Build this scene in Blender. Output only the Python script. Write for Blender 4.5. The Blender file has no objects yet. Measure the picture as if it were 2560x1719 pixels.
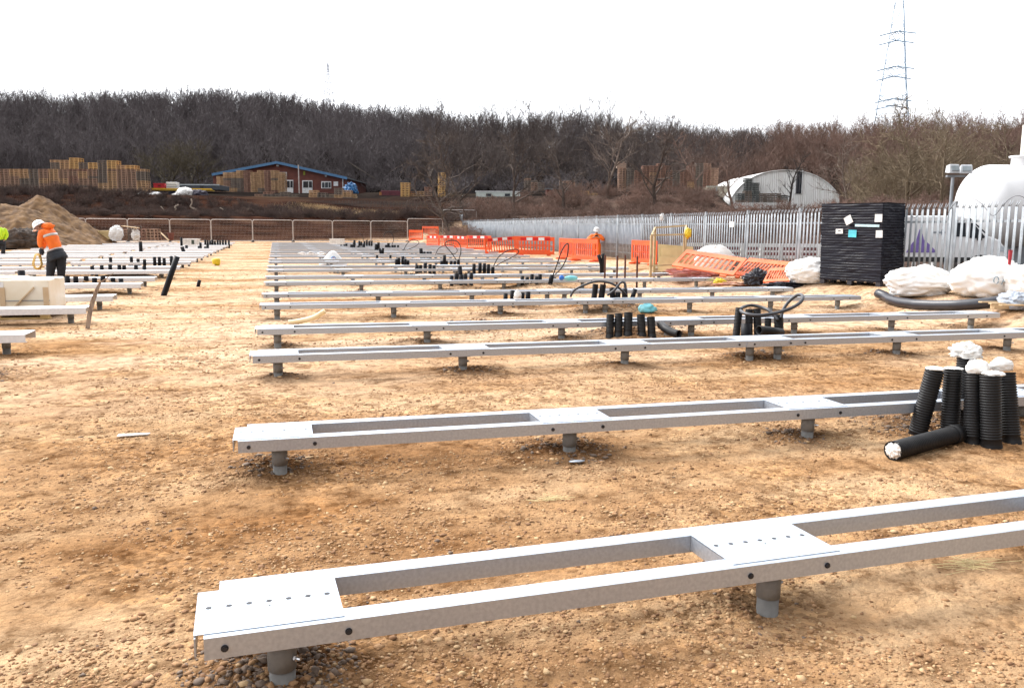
import bpy, math, random
import numpy as np
from mathutils import Vector, Matrix, noise as mnoise
sc = bpy.context.scene
R = math.radians
# ---------------------------------------------------------------- camera
F, CX, CY = 2100.0, 1280.0, 859.5          # focal length and centre in photo pixels (2560 x 1719)
CAMH = 1.75
YAW, PITCH, ROLL = R(15.65), R(7.96), R(0.45)
fw = Vector((math.sin(YAW) * math.cos(PITCH), math.cos(YAW) * math.cos(PITCH), -math.sin(PITCH)))
rt0 = Vector((math.cos(YAW), -math.sin(YAW), 0))
up0 = rt0.cross(fw)
rt = rt0 * math.cos(ROLL) + up0 * math.sin(ROLL)
up = up0 * math.cos(ROLL) - rt0 * math.sin(ROLL)
camd = bpy.data.cameras.new("camera"); cam = bpy.data.objects.new("camera", camd)
sc.collection.objects.link(cam); sc.camera = cam
camd.sensor_width = 36; camd.lens = 36 * F / 2560; camd.clip_end = 3000; camd.clip_start = 0.05
cam.matrix_world = Matrix(((rt.x, up.x, -fw.x, 0), (rt.y, up.y, -fw.y, 0), (rt.z, up.z, -fw.z, CAMH), (0, 0, 0, 1)))
# ---------------------------------------------------------------- sky, sun, exposure
SUN_EL, SUN_AZ = R(48), R(-35)             # azimuth from +Y towards +X
w = bpy.data.worlds.new("World"); sc.world = w; w.use_nodes = True
nt = w.node_tree; nt.nodes.clear()
sky = nt.nodes.new("ShaderNodeTexSky"); sky.sky_type = 'NISHITA'; sky.sun_disc = False
sky.sun_elevation = SUN_EL; sky.sun_rotation = SUN_AZ; sky.air_density = 1.0; sky.dust_density = 4.0
hs = nt.nodes.new("ShaderNodeHueSaturation"); hs.inputs['Saturation'].default_value = 0.22
mx = nt.nodes.new("ShaderNodeMix"); mx.data_type = 'RGBA'; mx.inputs['Factor'].default_value = 0.75
mx.inputs['B'].default_value = (8.6, 8.8, 9.2, 1)     # thin bright cloud in front of the blue
bg = nt.nodes.new("ShaderNodeBackground"); bg.inputs['Strength'].default_value = 0.09
out = nt.nodes.new("ShaderNodeOutputWorld")
nt.links.new(sky.outputs[0], hs.inputs['Color']); nt.links.new(hs.outputs[0], mx.inputs['A'])
tcw = nt.nodes.new('ShaderNodeTexCoord'); dp = nt.nodes.new('ShaderNodeVectorMath'); dp.operation = 'DOT_PRODUCT'
dp.inputs[1].default_value = (math.sin(SUN_AZ) * .9, math.cos(SUN_AZ) * .9, .44)      # the cloud is brighter on the sun's side
mr = nt.nodes.new('ShaderNodeMapRange'); mr.inputs['From Min'].default_value = -.7; mr.inputs['From Max'].default_value = .9
mr.inputs['To Min'].default_value = .26; mr.inputs['To Max'].default_value = 2.4
ml = nt.nodes.new('ShaderNodeVectorMath'); ml.operation = 'SCALE'
nt.links.new(tcw.outputs['Generated'], dp.inputs[0]); nt.links.new(dp.outputs['Value'], mr.inputs['Value'])
nt.links.new(mx.outputs['Result'], ml.inputs[0]); nt.links.new(mr.outputs[0], ml.inputs['Scale'])
nt.links.new(ml.outputs[0], bg.inputs['Color']); nt.links.new(bg.outputs[0], out.inputs['Surface'])
sd = bpy.data.lights.new("sun", 'SUN'); sd.energy = 1.5; sd.angle = R(20); sd.color = (1, .96, .9)
so = bpy.data.objects.new("sun", sd); sc.collection.objects.link(so)
so.rotation_euler = Vector((math.sin(SUN_AZ) * math.cos(SUN_EL), math.cos(SUN_AZ) * math.cos(SUN_EL), math.sin(SUN_EL))).to_track_quat('Z', 'Y').to_euler()
sc.view_settings.view_transform = 'Standard'; sc.view_settings.look = 'None'
sc.view_settings.exposure = 0.86; sc.view_settings.gamma = 1.0
sc.cycles.max_bounces = 5; sc.cycles.diffuse_bounces = 2; sc.cycles.glossy_bounces = 2
sc.cycles.transparent_max_bounces = 8; sc.cycles.use_denoising = True
# ---------------------------------------------------------------- helpers
SY, CYW = math.sin(YAW), math.cos(YAW)
def ray(sx, sy):
    return fw + rt * ((sx - CX) / F) - up * ((sy - CY) / F)
def P(sx, sy, z=0.0):                       # photo ray meets the height z
    d = ray(sx, sy); t = (z - CAMH) / d.z
    return Vector((d.x * t, d.y * t, z))
def PD(sx, sy, zc):                         # photo ray at the distance zc ahead of the camera
    d = ray(sx, sy); t = zc / (d.x * SY + d.y * CYW)
    return Vector((d.x * t, d.y * t, CAMH + d.z * t))
def c2w(xc, zc): return xc * CYW + zc * SY, -xc * SY + zc * CYW
def sst(a, b, x):
    t = np.clip((x - a) / (b - a), 0, 1); return t * t * (3 - 2 * t)
def hsh(i, j, s):
    h = (i * 374761393 + j * 668265263 + s * 1274126177) & 0xffffffff
    h = ((h ^ (h >> 13)) * 1274126177) & 0xffffffff
    return ((h ^ (h >> 16)) & 0xffff) / 65535.0
def vn(x, y, s=0):
    x = np.asarray(x, float); y = np.asarray(y, float)
    i = np.floor(x).astype(np.int64); j = np.floor(y).astype(np.int64)
    fx = x - i; fy = y - j; fx = fx * fx * (3 - 2 * fx); fy = fy * fy * (3 - 2 * fy)
    a = hsh(i, j, s); b = hsh(i + 1, j, s); c = hsh(i, j + 1, s); d = hsh(i + 1, j + 1, s)
    return (a * (1 - fx) + b * fx) * (1 - fy) + (c * (1 - fx) + d * fx) * fy
SIL = np.array([(-400, 232), (0, 232), (200, 232), (350, 228), (500, 226), (700, 236), (800, 252), (900, 266), (1000, 272), (1150, 282),
                (1250, 284), (1400, 276), (1500, 274), (1560, 300), (1650, 296), (1720, 306), (1800, 312), (1900, 308), (2000, 298),
                (2100, 292), (2200, 286), (2400, 278), (2560, 276), (3200, 276)], float)
MOUNDS = []
def site_base(x, y):
    x = np.asarray(x, float); y = np.asarray(y, float)
    zc = x * SY + y * CYW; xc = x * CYW - y * SY
    u = xc / np.maximum(zc, 8); sx = CX + u * F
    z = 0.22 * sst(72, 78, y) * (x < 40)
    z = z + (0.24 * sst(11.9, 13.2, x) + .17 * sst(12.6, 13.9, x) * (1 - sst(19, 24, y))) * sst(3, 9, y)
    zh = np.interp(sx, [180, 1018, 1150, 1700, 2560], [70, 80, 80, 68, 60])
    d = zc - zh
    low = 1 - sst(1775, 1835, sx)
    z = z + 2.3 * sst(.6, 4.5, d) + (1.0 + 1.3 * low) * sst(9, 18, d) + (.5 + 1.1 * low) * sst(20, 50, d)
    top = np.interp(sx, SIL[:, 0], SIL[:, 1]); yh = 560 + .0078 * (sx - 500)
    hill = (yh - top) * 215 / F + 1.75 - 10.3 - 6.3 + 2.2 * (1 - low)
    z = z + hill * sst(140, 214, zc) - 12 * sst(260, 420, zc)
    return z
def GH(x, y):                               # ground height
    x = np.asarray(x, float); y = np.asarray(y, float)
    z = site_base(x, y)
    near = sst(40, 15, np.hypot(x, y))
    z = z + .020 * (vn(x * .7, y * .7, 3) - .5) + near * (.016 * (vn(x * 3.1, y * 3.1, 5) - .5) + .010 * (vn(x * 9, y * 9, 6) - .5))
    for mx_, my_, r_, h_ in MOUNDS:
        if np.ndim(x) == 0 and math.hypot(x - mx_, y - my_) > 3 * r_: continue
        z = z + h_ * np.exp(-((x - mx_) ** 2 + (y - my_) ** 2) / (r_ * r_))
    zc = x * SY + y * CYW
    z = z + 1.2 * sst(85, 200, zc) * (vn(x * .05, y * .05, 8) - .5)
    return z
def gz(x, y): return float(GH(x, y))
# ---- materials
MATS = {}
def mat(name, col, rough=.7, metal=0., col2=None, scale=6., bump=0., bscale=40., stretch=None, contrast=(.35, .65), spec=.5, alpha=1., trans=0.):
    if name in MATS: return MATS[name]
    m = bpy.data.materials.new(name); m.use_nodes = True; MATS[name] = m
    n = m.node_tree; b = n.nodes['Principled BSDF']
    b.inputs['Roughness'].default_value = rough; b.inputs['Metallic'].default_value = metal
    b.inputs['Specular IOR Level'].default_value = spec; b.inputs['Alpha'].default_value = alpha
    b.inputs['Transmission Weight'].default_value = trans
    if col2 is None: col2 = tuple(c * .72 for c in col)
    tc = n.nodes.new('ShaderNodeTexCoord'); mp = n.nodes.new('ShaderNodeMapping')
    if stretch: mp.inputs['Scale'].default_value = stretch
    ns = n.nodes.new('ShaderNodeTexNoise'); ns.inputs['Scale'].default_value = scale; ns.inputs['Detail'].default_value = 6
    cr = n.nodes.new('ShaderNodeValToRGB')
    cr.color_ramp.elements[0].position = contrast[0]; cr.color_ramp.elements[1].position = contrast[1]
    cr.color_ramp.elements[0].color = (*col2, 1); cr.color_ramp.elements[1].color = (*col, 1)
    L = n.links.new
    L(tc.outputs['Object'], mp.inputs[0]); L(mp.outputs[0], ns.inputs['Vector']); L(ns.outputs['Fac'], cr.inputs[0]); L(cr.outputs[0], b.inputs['Base Color'])
    if bump:
        n2 = n.nodes.new('ShaderNodeTexNoise'); n2.inputs['Scale'].default_value = bscale; n2.inputs['Detail'].default_value = 4
        bp = n.nodes.new('ShaderNodeBump'); bp.inputs['Strength'].default_value = bump; bp.inputs['Distance'].default_value = .02
        L(mp.outputs[0], n2.inputs['Vector']); L(n2.outputs['Fac'], bp.inputs['Height']); L(bp.outputs[0], b.inputs['Normal'])
    return m
# ---- mesh building
class MB:
    def __init__(s): s.v = []; s.f = []
    def add(s, vs, fs):
        o = len(s.v); s.v += [tuple(v) for v in vs]; s.f += [tuple(i + o for i in f) for f in fs]; return s
    def box(s, c, d, rz=0., M=None):
        hx, hy, hz = d[0] / 2, d[1] / 2, d[2] / 2
        vs = [Vector((x * hx, y * hy, z * hz)) for z in (-1, 1) for x, y in ((-1, -1), (1, -1), (1, 1), (-1, 1))]
        if M is None: M = Matrix.Rotation(rz, 3, 'Z')
        c = Vector(c)
        return s.add([M @ v + c for v in vs], [(3, 2, 1, 0), (4, 5, 6, 7), (0, 1, 5, 4), (1, 2, 6, 5), (2, 3, 7, 6), (3, 0, 4, 7)])
    def hexa(s, p8): return s.add(p8, [(3, 2, 1, 0), (4, 5, 6, 7), (0, 1, 5, 4), (1, 2, 6, 5), (2, 3, 7, 6), (3, 0, 4, 7)])
    def bar(s, a, b, w, h=None):
        a = Vector(a); b = Vector(b); h = h or w; d = (b - a).normalized()
        u = d.cross(Vector((0, 0, 1))); u = u.normalized() if u.length > 1e-4 else Vector((1, 0, 0)); v = u.cross(d)
        p = []
        for q in (a, b): p += [q - u * w / 2 - v * h / 2, q + u * w / 2 - v * h / 2, q + u * w / 2 + v * h / 2, q - u * w / 2 + v * h / 2]
        return s.add(p, [(3, 2, 1, 0), (4, 5, 6, 7), (0, 1, 5, 4), (1, 2, 6, 5), (2, 3, 7, 6), (3, 0, 4, 7)])
    def tube(s, pts, r, n=8, cap=True, closed=False):
        pts = [Vector(p) for p in pts]; N = len(pts); rs = r if hasattr(r, '__len__') else [r] * N
        o = len(s.v); pu = None
        for i, p in enumerate(pts):
            if closed: d = pts[(i + 1) % N] - pts[i - 1]
            else: d = pts[min(i + 1, N - 1)] - pts[max(i - 1, 0)]
            d.normalize()
            if pu is None: pu = d.cross(Vector((0, 0, 1))); pu = pu if pu.length > 1e-3 else Vector((1, 0, 0))
            pu = (pu - d * pu.dot(d)).normalized(); v = d.cross(pu)
            for k in range(n):
                a = 2 * math.pi * k / n; s.v.append(tuple(p + (pu * math.cos(a) + v * math.sin(a)) * rs[i]))
        M = N if closed else N - 1
        for i in range(M):
            for k in range(n):
                a = o + i * n + k; b = o + i * n + (k + 1) % n; j = ((i + 1) % N) * n
                s.f.append((a, b, o + j + (k + 1) % n, o + j + k))
        if cap and not closed:
            s.f.append(tuple(o + k for k in range(n - 1, -1, -1))); s.f.append(tuple(o + (N - 1) * n + k for k in range(n)))
        return s
    def lathe(s, prof, n=24, M=None, cap0=False, cap1=False):      # prof: (r, z)
        o = len(s.v)
        for r, z in prof:
            for k in range(n):
                a = 2 * math.pi * k / n; p = Vector((r * math.cos(a), r * math.sin(a), z)); s.v.append(tuple(M @ p if M else p))
        for i in range(len(prof) - 1):
            for k in range(n):
                s.f.append((o + i * n + k, o + i * n + (k + 1) % n, o + (i + 1) * n + (k + 1) % n, o + (i + 1) * n + k))
        if cap0: s.f.append(tuple(o + k for k in range(n - 1, -1, -1)))
        if cap1: s.f.append(tuple(o + (len(prof) - 1) * n + k for k in range(n)))
        return s
    def cyl(s, a, b, r, n=12, r2=None): return s.tube([a, b], [r, r if r2 is None else r2], n)
    def slab(s, outline, depth, M=None):    # outline in local xz, extruded along y
        n = len(outline); vs = [Vector((x, 0, z)) for x, z in outline] + [Vector((x, depth, z)) for x, z in outline]
        if M: vs = [M @ v for v in vs]
        return s.add(vs, [tuple(range(n)), tuple(range(2 * n - 1, n - 1, -1))] + [(i, i + n, (i + 1) % n + n, (i + 1) % n) for i in range(n)])
    def mesh(s, name):
        me = bpy.data.meshes.new(name); me.from_pydata(s.v, [], s.f); me.update(); return me
    def build(s, name, m, parent=None, smooth=False, bevel=0.):
        me = s.mesh(name); me.materials.append(m)
        if smooth: me.polygons.foreach_set('use_smooth', [True] * len(me.polygons))
        return link(name, me, parent, bevel)
def link(name, me, parent=None, bevel=0.):
    o = bpy.data.objects.new(name, me); sc.collection.objects.link(o)
    if parent: o.parent = parent
    if bevel:
        b = o.modifiers.new('bevel', 'BEVEL'); b.width = bevel; b.segments = 2; b.limit_method = 'ANGLE'
    return o
def tag(o, label=None, cat=None, group=None, kind=None):
    if label: o['label'] = label
    if cat: o['category'] = cat
    if group: o['group'] = group
    if kind: o['kind'] = kind
    return o
def thing(name, loc, label, cat, group=None, rz=0.):
    o = bpy.data.objects.new(name, None); sc.collection.objects.link(o); o.empty_display_size = .1
    o.location = loc; o.rotation_euler = (0, 0, rz); return tag(o, label, cat, group)
def kids(o): return [c for c in bpy.data.objects if c.parent == o]
KC = {}
def dup(src, loc, rz=None, label=None, group=None, scale=None, quat=None):
    if src.name not in KC: KC[src.name] = [(c, kids(c)) for c in kids(src)]
    r = src.copy(); sc.collection.objects.link(r); r.location = loc
    if rz is not None: r.rotation_euler = (0, 0, rz)
    if scale: r.scale = scale
    if label: r['label'] = label
    if group: r['group'] = group
    for c, g in KC[src.name]:
        d = c.copy(); sc.collection.objects.link(d); d.parent = r
        for e in g:
            h = e.copy(); sc.collection.objects.link(h); h.parent = d
    return r
def npmesh(name, V, Q, m, mi=None, mats=None):      # V (n,3), Q (k,4) or (k,3)
    me = bpy.data.meshes.new(name); V = np.asarray(V, np.float32); Q = np.asarray(Q, np.int32); k = Q.shape[1]
    me.vertices.add(len(V)); me.vertices.foreach_set('co', V.ravel())
    me.loops.add(Q.size); me.loops.foreach_set('vertex_index', Q.ravel())
    me.polygons.add(len(Q)); me.polygons.foreach_set('loop_start', np.arange(0, Q.size, k, dtype=np.int32))
    me.polygons.foreach_set('loop_total', np.full(len(Q), k, np.int32))
    for mm in (mats or [m]): me.materials.append(mm)
    if mi is not None: me.polygons.foreach_set('material_index', np.asarray(mi, np.int32))
    me.update(calc_edges=True); return me
def sticks(segs):                            # segs (n,8): p0 p1 r0 r1 -> three sided tapered sticks
    S = np.asarray(segs, float); p0, p1 = S[:, :3], S[:, 3:6]; d = p1 - p0; L = np.linalg.norm(d, axis=1, keepdims=True) + 1e-9; d /= L
    ref = np.where(np.abs(d[:, 2:3]) > .9, np.array([[1., 0, 0]]), np.array([[0, 0, 1.]]))
    u = np.cross(d, ref); u /= np.linalg.norm(u, axis=1, keepdims=True); v = np.cross(d, u)
    V = np.empty((len(S), 6, 3))
    for k in range(3):
        a = 2 * math.pi * k / 3; o = u * math.cos(a) + v * math.sin(a)
        V[:, k] = p0 + o * S[:, 6:7]; V[:, 3 + k] = p1 + o * S[:, 7:8]
    b = (np.arange(len(S)) * 6)[:, None]
    Q = np.concatenate([b + np.array([[k, (k + 1) % 3, 3 + (k + 1) % 3, 3 + k]]) for k in range(3)], 0)
    return V.reshape(-1, 3), Q
def place(segs, x, y, z, s, rz, sz=1.):
    S = np.array(segs, float); c, n = math.cos(rz), math.sin(rz)
    for a in (0, 3):
        X = S[:, a].copy(); Y = S[:, a + 1].copy(); S[:, a] = (X * c - Y * n) * s + x; S[:, a + 1] = (X * n + Y * c) * s + y; S[:, a + 2] = S[:, a + 2] * s * sz + z
    S[:, 6:] *= s; return S
def blob(c, rad, amp=.12, seed=0, freq=2., sub=4, flat=-.6, hf=.14):     # crumpled soft heap
    n, m = (84, 52) if max(rad) > .3 else (40, 26); V = []; Fc = []
    for j in range(m + 1):
        th = math.pi * j / m
        for i in range(n):
            ph = 2 * math.pi * i / n
            d = Vector((math.sin(th) * math.cos(ph), math.sin(th) * math.sin(ph), math.cos(th)))
            q = d * freq + Vector((seed * 7.1, seed * 3.3, seed * 1.7))
            cz_ = 1 - min(1, abs(mnoise.noise(q * 1.7 + Vector((4, 2, 9)))) * 5.5); a = mnoise.noise(q) * .6 - cz_ * cz_ * .16 * (1 if max(rad) > .3 else 0) + (abs(mnoise.noise(q * 2.3)) - .25) * .7 + (abs(mnoise.noise(q * 5.1)) - .2) * hf
            k = 1 + amp * 2 * a
            p = Vector((d.x * rad[0], d.y * rad[1], d.z * rad[2])) * k
            if p.z < flat * rad[2]: p.z = flat * rad[2] + (p.z - flat * rad[2]) * .08
            V.append(Vector(c) + p)
    for j in range(m):
        for i in range(n):
            Fc.append((j * n + i, (j + 1) * n + i, (j + 1) * n + (i + 1) % n, j * n + (i + 1) % n))
    return V, Fc
# ================================================================ materials
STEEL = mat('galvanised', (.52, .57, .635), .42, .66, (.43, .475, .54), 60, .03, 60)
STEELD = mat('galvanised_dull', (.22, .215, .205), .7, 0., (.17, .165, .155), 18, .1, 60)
DARK = mat('dark_bolt', (.03, .03, .035), .5, .3)
BLACKP = mat('black_plastic', (.007, .007, .010), .5, 0, (.004, .004, .006), 8, spec=.22)
BLACKC = mat('black_cable', (.010, .010, .011), .45, 0, spec=.3)
DUST = mat('dusty_black_plastic', (.018, .017, .017), .5, 0, (.007, .007, .008), 5, spec=.3)
WHITEP = mat('white_sheet', (.80, .79, .77), .5, 0, (.62, .58, .53), 5, .2, 30, contrast=(.25, .5))
BAG = mat('woven_white_bag', (.84, .82, .79), .6, 0, (.60, .53, .43), 1.3, .12, 60, contrast=(.28, .44))
ORANGE = mat('orange_barrier', (.84, .115, .020), .42, 0, (.70, .085, .022), 3, spec=.5)
ORANGEL = mat('sun_bleached_orange', (.82, .20, .07), .5, 0, (.72, .12, .035), 3)
WOODP = mat('pale_wood', (.58, .42, .24), .7, 0, (.44, .30, .16), 3, .1, 60, stretch=(1, 8, 8))
WOODY = mat('yellow_board', (.66, .50, .25), .7, 0, (.55, .40, .19), 3)
# ================================================================ ground
PY = [3.0, 5.85] + [v for k in range(11) for v in (9.72 + 6.25 * k, 12.25 + 6.25 * k)]
PY = [y for y in PY if y < 73]
LEGX = [.27, 2.42, 4.52, 6.30, 6.72, 8.60, 10.5, 12.15]
rng = np.random.default_rng(11)
for r, y in enumerate(PY[:10]):
    for lx in LEGX:
        X = -.28 + lx; h = rng.uniform(.015, .055) if not (r == 0 and lx < 1) else .05
        if r in (1, 2): h = max(h, .045)
        MOUNDS.append((X + rng.uniform(-.08, .08), y + .25 + rng.uniform(-.1, .12), rng.uniform(.20, .40), h))
for sx_, zc_m, h_m, r_m in ((1285, 18, .13, .6), (1530, 18.1, .15, .8), (1150, 23.6, .13, .6), (1330, 23.6, .13, .8), (1380, 23.6, .12, .5), (1063, 29.2, .14, .8), (1210, 29.2, .14, .9), (1120, 34.7, .14, .9), (1005, 34.7, .14, .7),
        (1070, 40, .14, .9), (958, 40.2, .14, .8), (245, 21.6, .13, .9), (200, 21.6, .12, .8), (290, 21.6, .12, .8), (290, 27.1, .14, 1.1), (345, 27.1, .12, .9), (380, 32.2, .14, 1.2), (1590, 13.2, .12, .5), (1900, 12.8, .09, .6)):
    q = PD(sx_, 600, zc_m); MOUNDS.append((q.x, q.y, r_m, h_m))
MOUNDS += [(-3.5, 10.7, .5, .10), (-4.1, 11.3, .45, .06), (6.5, 13.9, .6, .10), (5.2, 12.6, .5, .09), (3.3, 14.2, .7, .10), (5.6, 6.1, .5, .07), (6.6, 5.9, .5, .08)]
def axis(lo, a, b, hi, fine, g):
    v = [a]; 
    while v[-1] < b: v.append(v[-1] + fine)
    s = fine
    while v[-1] < hi: s *= g; v.append(v[-1] + s)
    s = fine; l = [a]
    while l[-1] > lo: s *= g; l.append(l[-1] - s)
    return np.array(l[:0:-1] + v)
gx = axis(-900, -4.5, 9.5, 1000, .06, 1.035); gy = axis(-25, 2.0, 13, 1300, .05, 1.022)
GXX, GYY = np.meshgrid(gx, gy); Z = GH(GXX, GYY)
V = np.stack([GXX.ravel(), GYY.ravel(), Z.ravel()], 1)
nx, ny = len(gx), len(gy)
ii = (np.arange(ny - 1)[:, None] * nx + np.arange(nx - 1)[None]).ravel()
Q = np.stack([ii, ii + 1, ii + nx + 1, ii + nx], 1)
gm = bpy.data.materials.new('soil'); gm.use_nodes = True
n = gm.node_tree; b = n.nodes['Principled BSDF']; b.inputs['Roughness'].default_value = .9; b.inputs['Specular IOR Level'].default_value = 0
L = n.links.new
def nn(t, **k):
    q = n.nodes.new(t)
    for a, v in k.items(): setattr(q, a, v)
    return q
geo = nn('ShaderNodeNewGeometry')
def noi(sc_, det, st=(1, 1, 1), off=(0, 0, 0), rough=.55):
    mp = nn('ShaderNodeMapping'); mp.inputs['Scale'].default_value = st; mp.inputs['Location'].default_value = off
    q = nn('ShaderNodeTexNoise'); q.inputs['Scale'].default_value = sc_; q.inputs['Detail'].default_value = det; q.inputs['Roughness'].default_value = rough
    L(geo.outputs['Position'], mp.inputs[0]); L(mp.outputs[0], q.inputs['Vector']); return q.outputs['Fac']
def ramp(src, stops):
    q = nn('ShaderNodeValToRGB'); L(src, q.inputs[0]); e = q.color_ramp.elements
    while len(e) < len(stops): e.new(.5)
    for k, (p, c) in enumerate(stops): e[k].position = p; e[k].color = (*c, 1)
    return q.outputs[0]
def mixc(f, a, c, mode='MIX'):
    q = nn('ShaderNodeMix'); q.data_type = 'RGBA'; q.blend_type = mode
    if hasattr(f, 'links'): L(f, q.inputs['Factor'])
    else: q.inputs['Factor'].default_value = f
    for s, v in (('A', a), ('B', c)):
        if hasattr(v, 'links'): L(v, q.inputs[s])
        else: q.inputs[s].default_value = (*v, 1)
    return q.outputs['Result']
big = ramp(noi(.45, 8, (.7, 1.5, 1), (3, 7, 0), .6), [(.33, (.275, .145, .066)), (.49, (.385, .230, .120)), (.60, (.49, .330, .195))])
mid = ramp(noi(5.5, 9, (1, 1, 1), (1, 2, 3), .68), [(.36, (.46, .40, .35)), (.50, (.95, .94, .93)), (.66, (1.28, 1.25, 1.2))])
sp0 = nn('ShaderNodeSeparateXYZ'); L(geo.outputs['Position'], sp0.inputs[0])
dry = nn('ShaderNodeMapRange'); dry.interpolation_type = 'SMOOTHSTEP'; dry.inputs['From Min'].default_value = 5.; dry.inputs['From Max'].default_value = 14.; L(sp0.outputs[1], dry.inputs['Value'])
pale = ramp(noi(.33, 6, (.5, 1.6, 1), (1, 5, 0), .6), [(.40, (0, 0, 0)), (.56, (1, 1, 1))])
pm_ = nn('ShaderNodeMath', operation='MULTIPLY'); L(pale, pm_.inputs[0]); L(dry.outputs[0], pm_.inputs[1])
big = mixc(pm_.outputs[0], big, (.64, .465, .32))
c1 = mixc(1., big, mid, 'MULTIPLY')
vo = nn('ShaderNodeTexVoronoi'); vo.inputs['Scale'].default_value = 26; L(geo.outputs['Position'], vo.inputs['Vector'])
vc = ramp(vo.outputs['Color'], [(.2, (.62, .56, .50)), (.5, (1, 1, 1)), (.85, (1.22, 1.16, 1.05))])
vmask = ramp(noi(1.1, 5, (1, 1, 1), (9, 4, 3)), [(.42, (0, 0, 0)), (.58, (1, 1, 1))])
c2 = mixc(vmask, c1, mixc(1., c1, vc, 'MULTIPLY'))
# far slopes: leaf litter, dead grass and brown bank, by distance from the site
sep = nn('ShaderNodeSeparateXYZ'); L(geo.outputs['Position'], sep.inputs[0])
def math_(op, a, c, cl=False):
    q = nn('ShaderNodeMath', operation=op, use_clamp=cl)
    for k, v in enumerate((a, c)):
        if hasattr(v, 'links'): L(v, q.inputs[k])
        else: q.inputs[k].default_value = v
    return q.outputs[0]
zc_ = math_('ADD', math_('MULTIPLY', sep.outputs[0], SY), math_('MULTIPLY', sep.outputs[1], CYW))
bank = ramp(noi(.8, 7, (.35, 1, 3), (4, 4, 4)), [(.35, (.022, .011, .008)), (.52, (.060, .027, .018)), (.7, (.10, .055, .035))])
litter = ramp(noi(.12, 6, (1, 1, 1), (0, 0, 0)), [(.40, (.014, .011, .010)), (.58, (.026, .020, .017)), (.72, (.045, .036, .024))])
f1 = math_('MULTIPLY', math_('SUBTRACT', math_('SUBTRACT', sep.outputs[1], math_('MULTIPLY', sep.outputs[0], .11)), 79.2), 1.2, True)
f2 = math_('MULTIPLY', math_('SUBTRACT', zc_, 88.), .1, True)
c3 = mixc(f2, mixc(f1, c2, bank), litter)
yard = ramp(noi(.9, 6, (1, 1, 1), (2, 2, 2)), [(.35, (.05, .035, .03)), (.6, (.11, .075, .06)), (.75, (.17, .12, .09))])
f3 = math_('MULTIPLY', math_('SUBTRACT', math_('SUBTRACT', sep.outputs[0], math_('MULTIPLY', sep.outputs[1], .042)), 14.6), 2., True)
c4 = mixc(f3, c3, mixc(f2, yard, litter))
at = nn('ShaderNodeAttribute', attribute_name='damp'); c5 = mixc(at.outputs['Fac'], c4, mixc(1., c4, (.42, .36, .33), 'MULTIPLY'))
L(c5, b.inputs['Base Color'])
bp = nn('ShaderNodeBump'); bp.inputs['Strength'].default_value = 1.; bp.inputs['Distance'].default_value = .028
hsum = math_('ADD', noi(11, 8, rough=.66), math_('MULTIPLY', noi(75, 5), .55))
vd = math_('MULTIPLY', vo.outputs['Distance'], -.5)
L(math_('ADD', hsum, vd), bp.inputs['Height']); L(bp.outputs[0], b.inputs['Normal'])
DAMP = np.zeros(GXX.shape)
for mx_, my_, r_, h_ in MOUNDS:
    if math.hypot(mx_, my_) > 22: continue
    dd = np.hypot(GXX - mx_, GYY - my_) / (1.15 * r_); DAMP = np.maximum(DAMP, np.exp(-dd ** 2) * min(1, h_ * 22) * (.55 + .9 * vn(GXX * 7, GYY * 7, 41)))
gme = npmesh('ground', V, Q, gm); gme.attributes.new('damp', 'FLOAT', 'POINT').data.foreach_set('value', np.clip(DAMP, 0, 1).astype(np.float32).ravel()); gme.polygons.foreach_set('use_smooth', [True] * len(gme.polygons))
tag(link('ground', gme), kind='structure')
del V, Q, Z
# ---- gravel and clods (stuff)
def stone_variants(k, rg):
    t = (1 + 5 ** .5) / 2
    iv = np.array([(-1, t, 0), (1, t, 0), (-1, -t, 0), (1, -t, 0), (0, -1, t), (0, 1, t), (0, -1, -t), (0, 1, -t), (t, 0, -1), (t, 0, 1), (-t, 0, -1), (-t, 0, 1)]) / math.sqrt(1 + t * t)
    fi = np.array([(0, 11, 5), (0, 5, 1), (0, 1, 7), (0, 7, 10), (0, 10, 11), (1, 5, 9), (5, 11, 4), (11, 10, 2), (10, 7, 6), (7, 1, 8), (3, 9, 4), (3, 4, 2), (3, 2, 6), (3, 6, 8), (3, 8, 9), (4, 9, 5), (2, 4, 11), (6, 2, 10), (8, 6, 7), (9, 8, 1)])
    return [iv * rg.uniform(.4, 1.35, (12, 1)) * np.array([[1, rg.uniform(.55, 1), rg.uniform(.35, .7)]]) for _ in range(k)], fi
def scatter(name, pts, sizes, label, cat, mats, mi):
    rg = np.random.default_rng(5); var, fi = stone_variants(14, rg); N = len(pts)
    A = rg.uniform(0, 2 * math.pi, N); kk = rg.integers(0, 14, N); va = np.array(var)[kk]
    c, s = np.cos(A)[:, None], np.sin(A)[:, None]
    W = np.empty((N, 12, 3)); W[:, :, 0] = va[:, :, 0] * c - va[:, :, 1] * s; W[:, :, 1] = va[:, :, 0] * s + va[:, :, 1] * c; W[:, :, 2] = va[:, :, 2]
    W = W * sizes[:, None, None] + pts[:, None, :]
    Fs = fi[None] + (np.arange(N) * 12)[:, None, None]
    me = npmesh(name, W.reshape(-1, 3), Fs.reshape(-1, 3), None, np.repeat(mi, 20), mats)
    return tag(link(name, me), label, cat, kind='stuff')
rg = np.random.default_rng(3)
N = 300000
rr = 1.9 * (34 / 1.9) ** rg.random(N); th = rg.uniform(-.62, .95, N) 
gxp, gyp = rr * np.sin(th), rr * np.cos(th)
dens = vn(gxp * .9 + 5, gyp * 1.5, 21) * .6 + vn(gxp * 2.7, gyp * 3.5, 22) * .4
md = np.zeros(N)
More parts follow.
